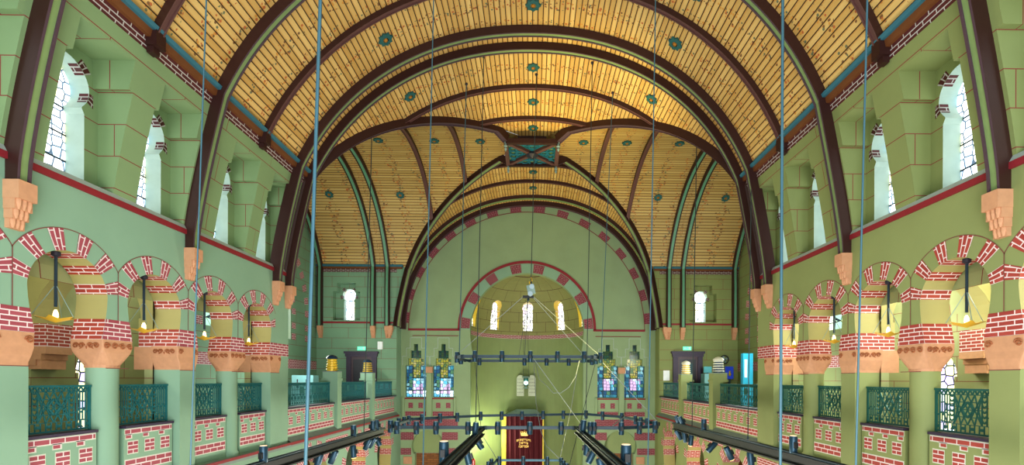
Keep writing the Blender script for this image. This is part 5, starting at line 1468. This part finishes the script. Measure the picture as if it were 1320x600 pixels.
cable('dark cable down to the far end of the long right beam', 901, 0, 892, 552, 13.4, .012, 'cable_dark')
cable('thick blue hanging rod before the right arcade end', 1009, 0, 1006, 612, 6.0, .018)
cable('blue cable before the right arcade, second pier', 1118, 0, 1103, 612, 5.5, .011)
cable('dark cable down to the middle of the long right beam', 970, 130, 964, 566, 11.45, .011, 'cable_dark')
# hoist with spreader bar, ropes
hp = P(684.5, 374, 13.2); o = thing('hoist_block', 'pale pulley block at the end of the central cable, above the apse windows', 'hoist', hp)
mb = MB(); mb.obox(hp, (.10, 0, .03), (0, .07, 0), (-.03, 0, .13), 'slate'); mb.build('block', o)
for sg in (-1, 1):
    mb = MB(); mb.tube([hp + Vector((.02*sg, -.09, -.02+.1*sg)), hp + Vector((.02*sg, .09, -.02+.1*sg))], .07, 'spot_top', 12); mb.build('sheave', o)
mb = MB(); mb.tube([hp + Vector((0, 0, .12)), hp + Vector((-.05, 0, .22)), hp + Vector((.03, 0, .26)), hp + Vector((.0, 0, .34))], .02, 'brass', 6); mb.build('hook', o)
ba, bb = P(674, 383, 13.2), P(688, 383, 13.2); o = thing('spreader_bar', 'short black spreader bar under the pulley block', 'bar', (ba+bb)/2)
mb = MB(); mb.bar(ba, bb, .06, .07, 'black_steel'); mb.build('bar', o)
mb = MB(); mb.tube([(ba+bb)/2, hp - Vector((0, 0, .1))], .012, 'cable_dark', 5); mb.build('link', o)
mb = MB(); mb.lathe((ba+bb)/2 - Vector((0, 0, .12)), [(.02, 0), (.04, .03), (.02, .1)], 8, 'steel'); mb.build('eye', o)
def rope(label, pts, r=.008, mat='rope_white', sag=0):
    o = MB(); ps = []
    if len(pts) == 2 and sag:
        a, b = pts; ps = [a + (b-a)*t + Vector((0, 0, -sag*4*t*(1-t))) for t in [i/16 for i in range(17)]]
    else: ps = pts
    o.tube(ps, r, mat, 5); ob = o.build('rope'); tag(ob, label, 'rope', 'ropes below the hoist')
rope('pale rope from spreader bar to the left end of the upper ring', [ba, ring1[0] + Vector((0, 0, .06))])
rope('pale rope from spreader bar to the right end of the upper ring', [bb, ring1[3] + Vector((0, 0, .06))])
rope('pale rope from spreader bar to the front right of the upper ring', [bb - Vector((.03, 0, 0)), at_z(752, YF1, z1+.06)])
rope('thin dark rope from spreader bar to the rear left of the upper ring', [(ba+bb)/2, at_z(668, YB1, z1+.05)], .008, 'cable_dark')
rope('thin dark rope from spreader bar to the rear middle of the upper ring', [(ba+bb)/2, at_z(676, YB1, z1+.05)], .008, 'cable_dark')
rope('pale rope hanging in a deep loop under the upper ring', [at_z(690, YB1, z1-.05), at_z(695, 15.5, z1-.05) - Vector((0, 0, .55)), P(705, 498, 15.0), P(713, 507, 14.8), P(723, 507, 14.6), P(733, 500, 14.4), P(742, 486, 14.2), at_z(747, 14.0, z1-.05)], .010)
rope('white rope from the upper ring down to the right corner of the octagonal ring', [at_z(774, 13.6, z1-.05), ring2[5] + Vector((0, 0, .06))], .011)
rope('pale rope from the upper ring down to the octagonal ring end of the right beam', [at_z(688, YF1, z1-.05), inv(750, 551.5) + Vector((0, 0, .06))], .010)
rope('thin rope from the right of the upper ring down to the low ring', [at_z(746, 14.5, z1-.05), P(736, 528, 13.6), ring3[1] + Vector((0, 0, .04))], .010)
rope('thin dark rope from the right of the upper ring toward the low ring', [at_z(768, 14.4, z1-.05), P(748, 545, 12.6), ring3[2] + Vector((0, 0, .04))], .008, 'cable_dark')
rope('thin slack rope from the upper ring curving down to the low ring', [at_z(688, YB1, z1-.05), P(691, 520, 15.0), P(697, 555, 14.0), P(704, 575, 13.4), ring3[1] + Vector((0, .05, .04))], .010)
rope('thin rope from the left beam end down to the low ring', [bA(0) - Vector((0, 0, .08)), ring3[0] + Vector((0, 0, .04))], .008)
rope('thin rope from the left of the upper ring toward the left inner beam', [at_z(612, YB1, z1-.05), bA(.02) + Vector((0, 0, .08))], .007, 'cable_dark')
rope('white bracing rope on the right side of the octagonal ring', [inv(806, 539) + Vector((0, 0, .06)), inv(790, 552) + Vector((0, 0, .06))], .014)
# ------------------------------------------------------------------ light
w = bpy.data.worlds.new('world'); sc.world = w; w.use_nodes = True
w.node_tree.nodes['Background'].inputs[0].default_value = (.80, .92, 1.0, 1); w.node_tree.nodes['Background'].inputs[1].default_value = 1.25
def light(kind, name, loc, power, col=(1, 1, 1), size=1.0, aim=None, spot=None):
    l = bpy.data.lights.new(name, kind); l.energy = power; l.color = col
    if kind == 'AREA': l.size = size
    elif kind != 'SUN': l.shadow_soft_size = size
    if spot: l.spot_size = rad(spot); l.spot_blend = .9
    o = bpy.data.objects.new(name, l); C.objects.link(o); o.location = loc
    if aim is not None: o.rotation_euler = (Vector(aim)-Vector(loc)).to_track_quat('-Z', 'Y').to_euler()
    return o
light('AREA', 'front_fill', (0, -1.5, -3.0), 1150, (1, .97, .9), 7.0, (0, 10, 3.0))
light('POINT', 'fill_nave', (0, 8.5, -5.0), 450, (1, .93, .8), .8)  # unseen fill added below the frame to brighten the nave
light('POINT', 'fill_crossing', (0, 15.5, -5.0), 1100, (1, .95, .82), .8)  # unseen fill under the crossing, added to lift the vault
light('SPOT', 'gold_uplight', (1.5, 13.0, -3.4), 5200, (1, .78, .25), .4, (1.7, 14.0, 8.5), 38)
light('SPOT', 'gold_fill_far', (0.6, 19.2, -4.6), 1500, (1, .8, .3), .3, (0.8, 19.8, 8.5), 50)  # added out of frame to brighten the far vault
for s in (-1, 1):
    light('POINT', 'side_hall_light', (s*7.9, 17, 1.2), 190, (.95, 1, .95), .5)
    for y in (4.3, 7.2, 10.1): light('POINT', 'gallery_light', (s*7.5, y, 1.5), 26 if s < 0 else 110, (1, .97, .86), .25)
    light('POINT', 'balcony_fill', (s*8.4, 15.2, -.3), 30 if s < 0 else 90, (.95, 1, .95), .3)  # no lamp there; added to brighten behind the balcony railing
    light('POINT', 'lower_aisle_light', (s*7.3, 17, -3.6), 60, (1, .7, .4), .3)
light('POINT', 'apse_light', (-1.9, 23.5, -2.9), 170, (.92, 1, .75), .3)
sc.view_settings.view_transform = 'Standard'; sc.view_settings.look = 'None'
try: sc.view_settings.look = 'Medium High Contrast'
except Exception as e: print('LOOK', e)
sc.view_settings.exposure = 0.12
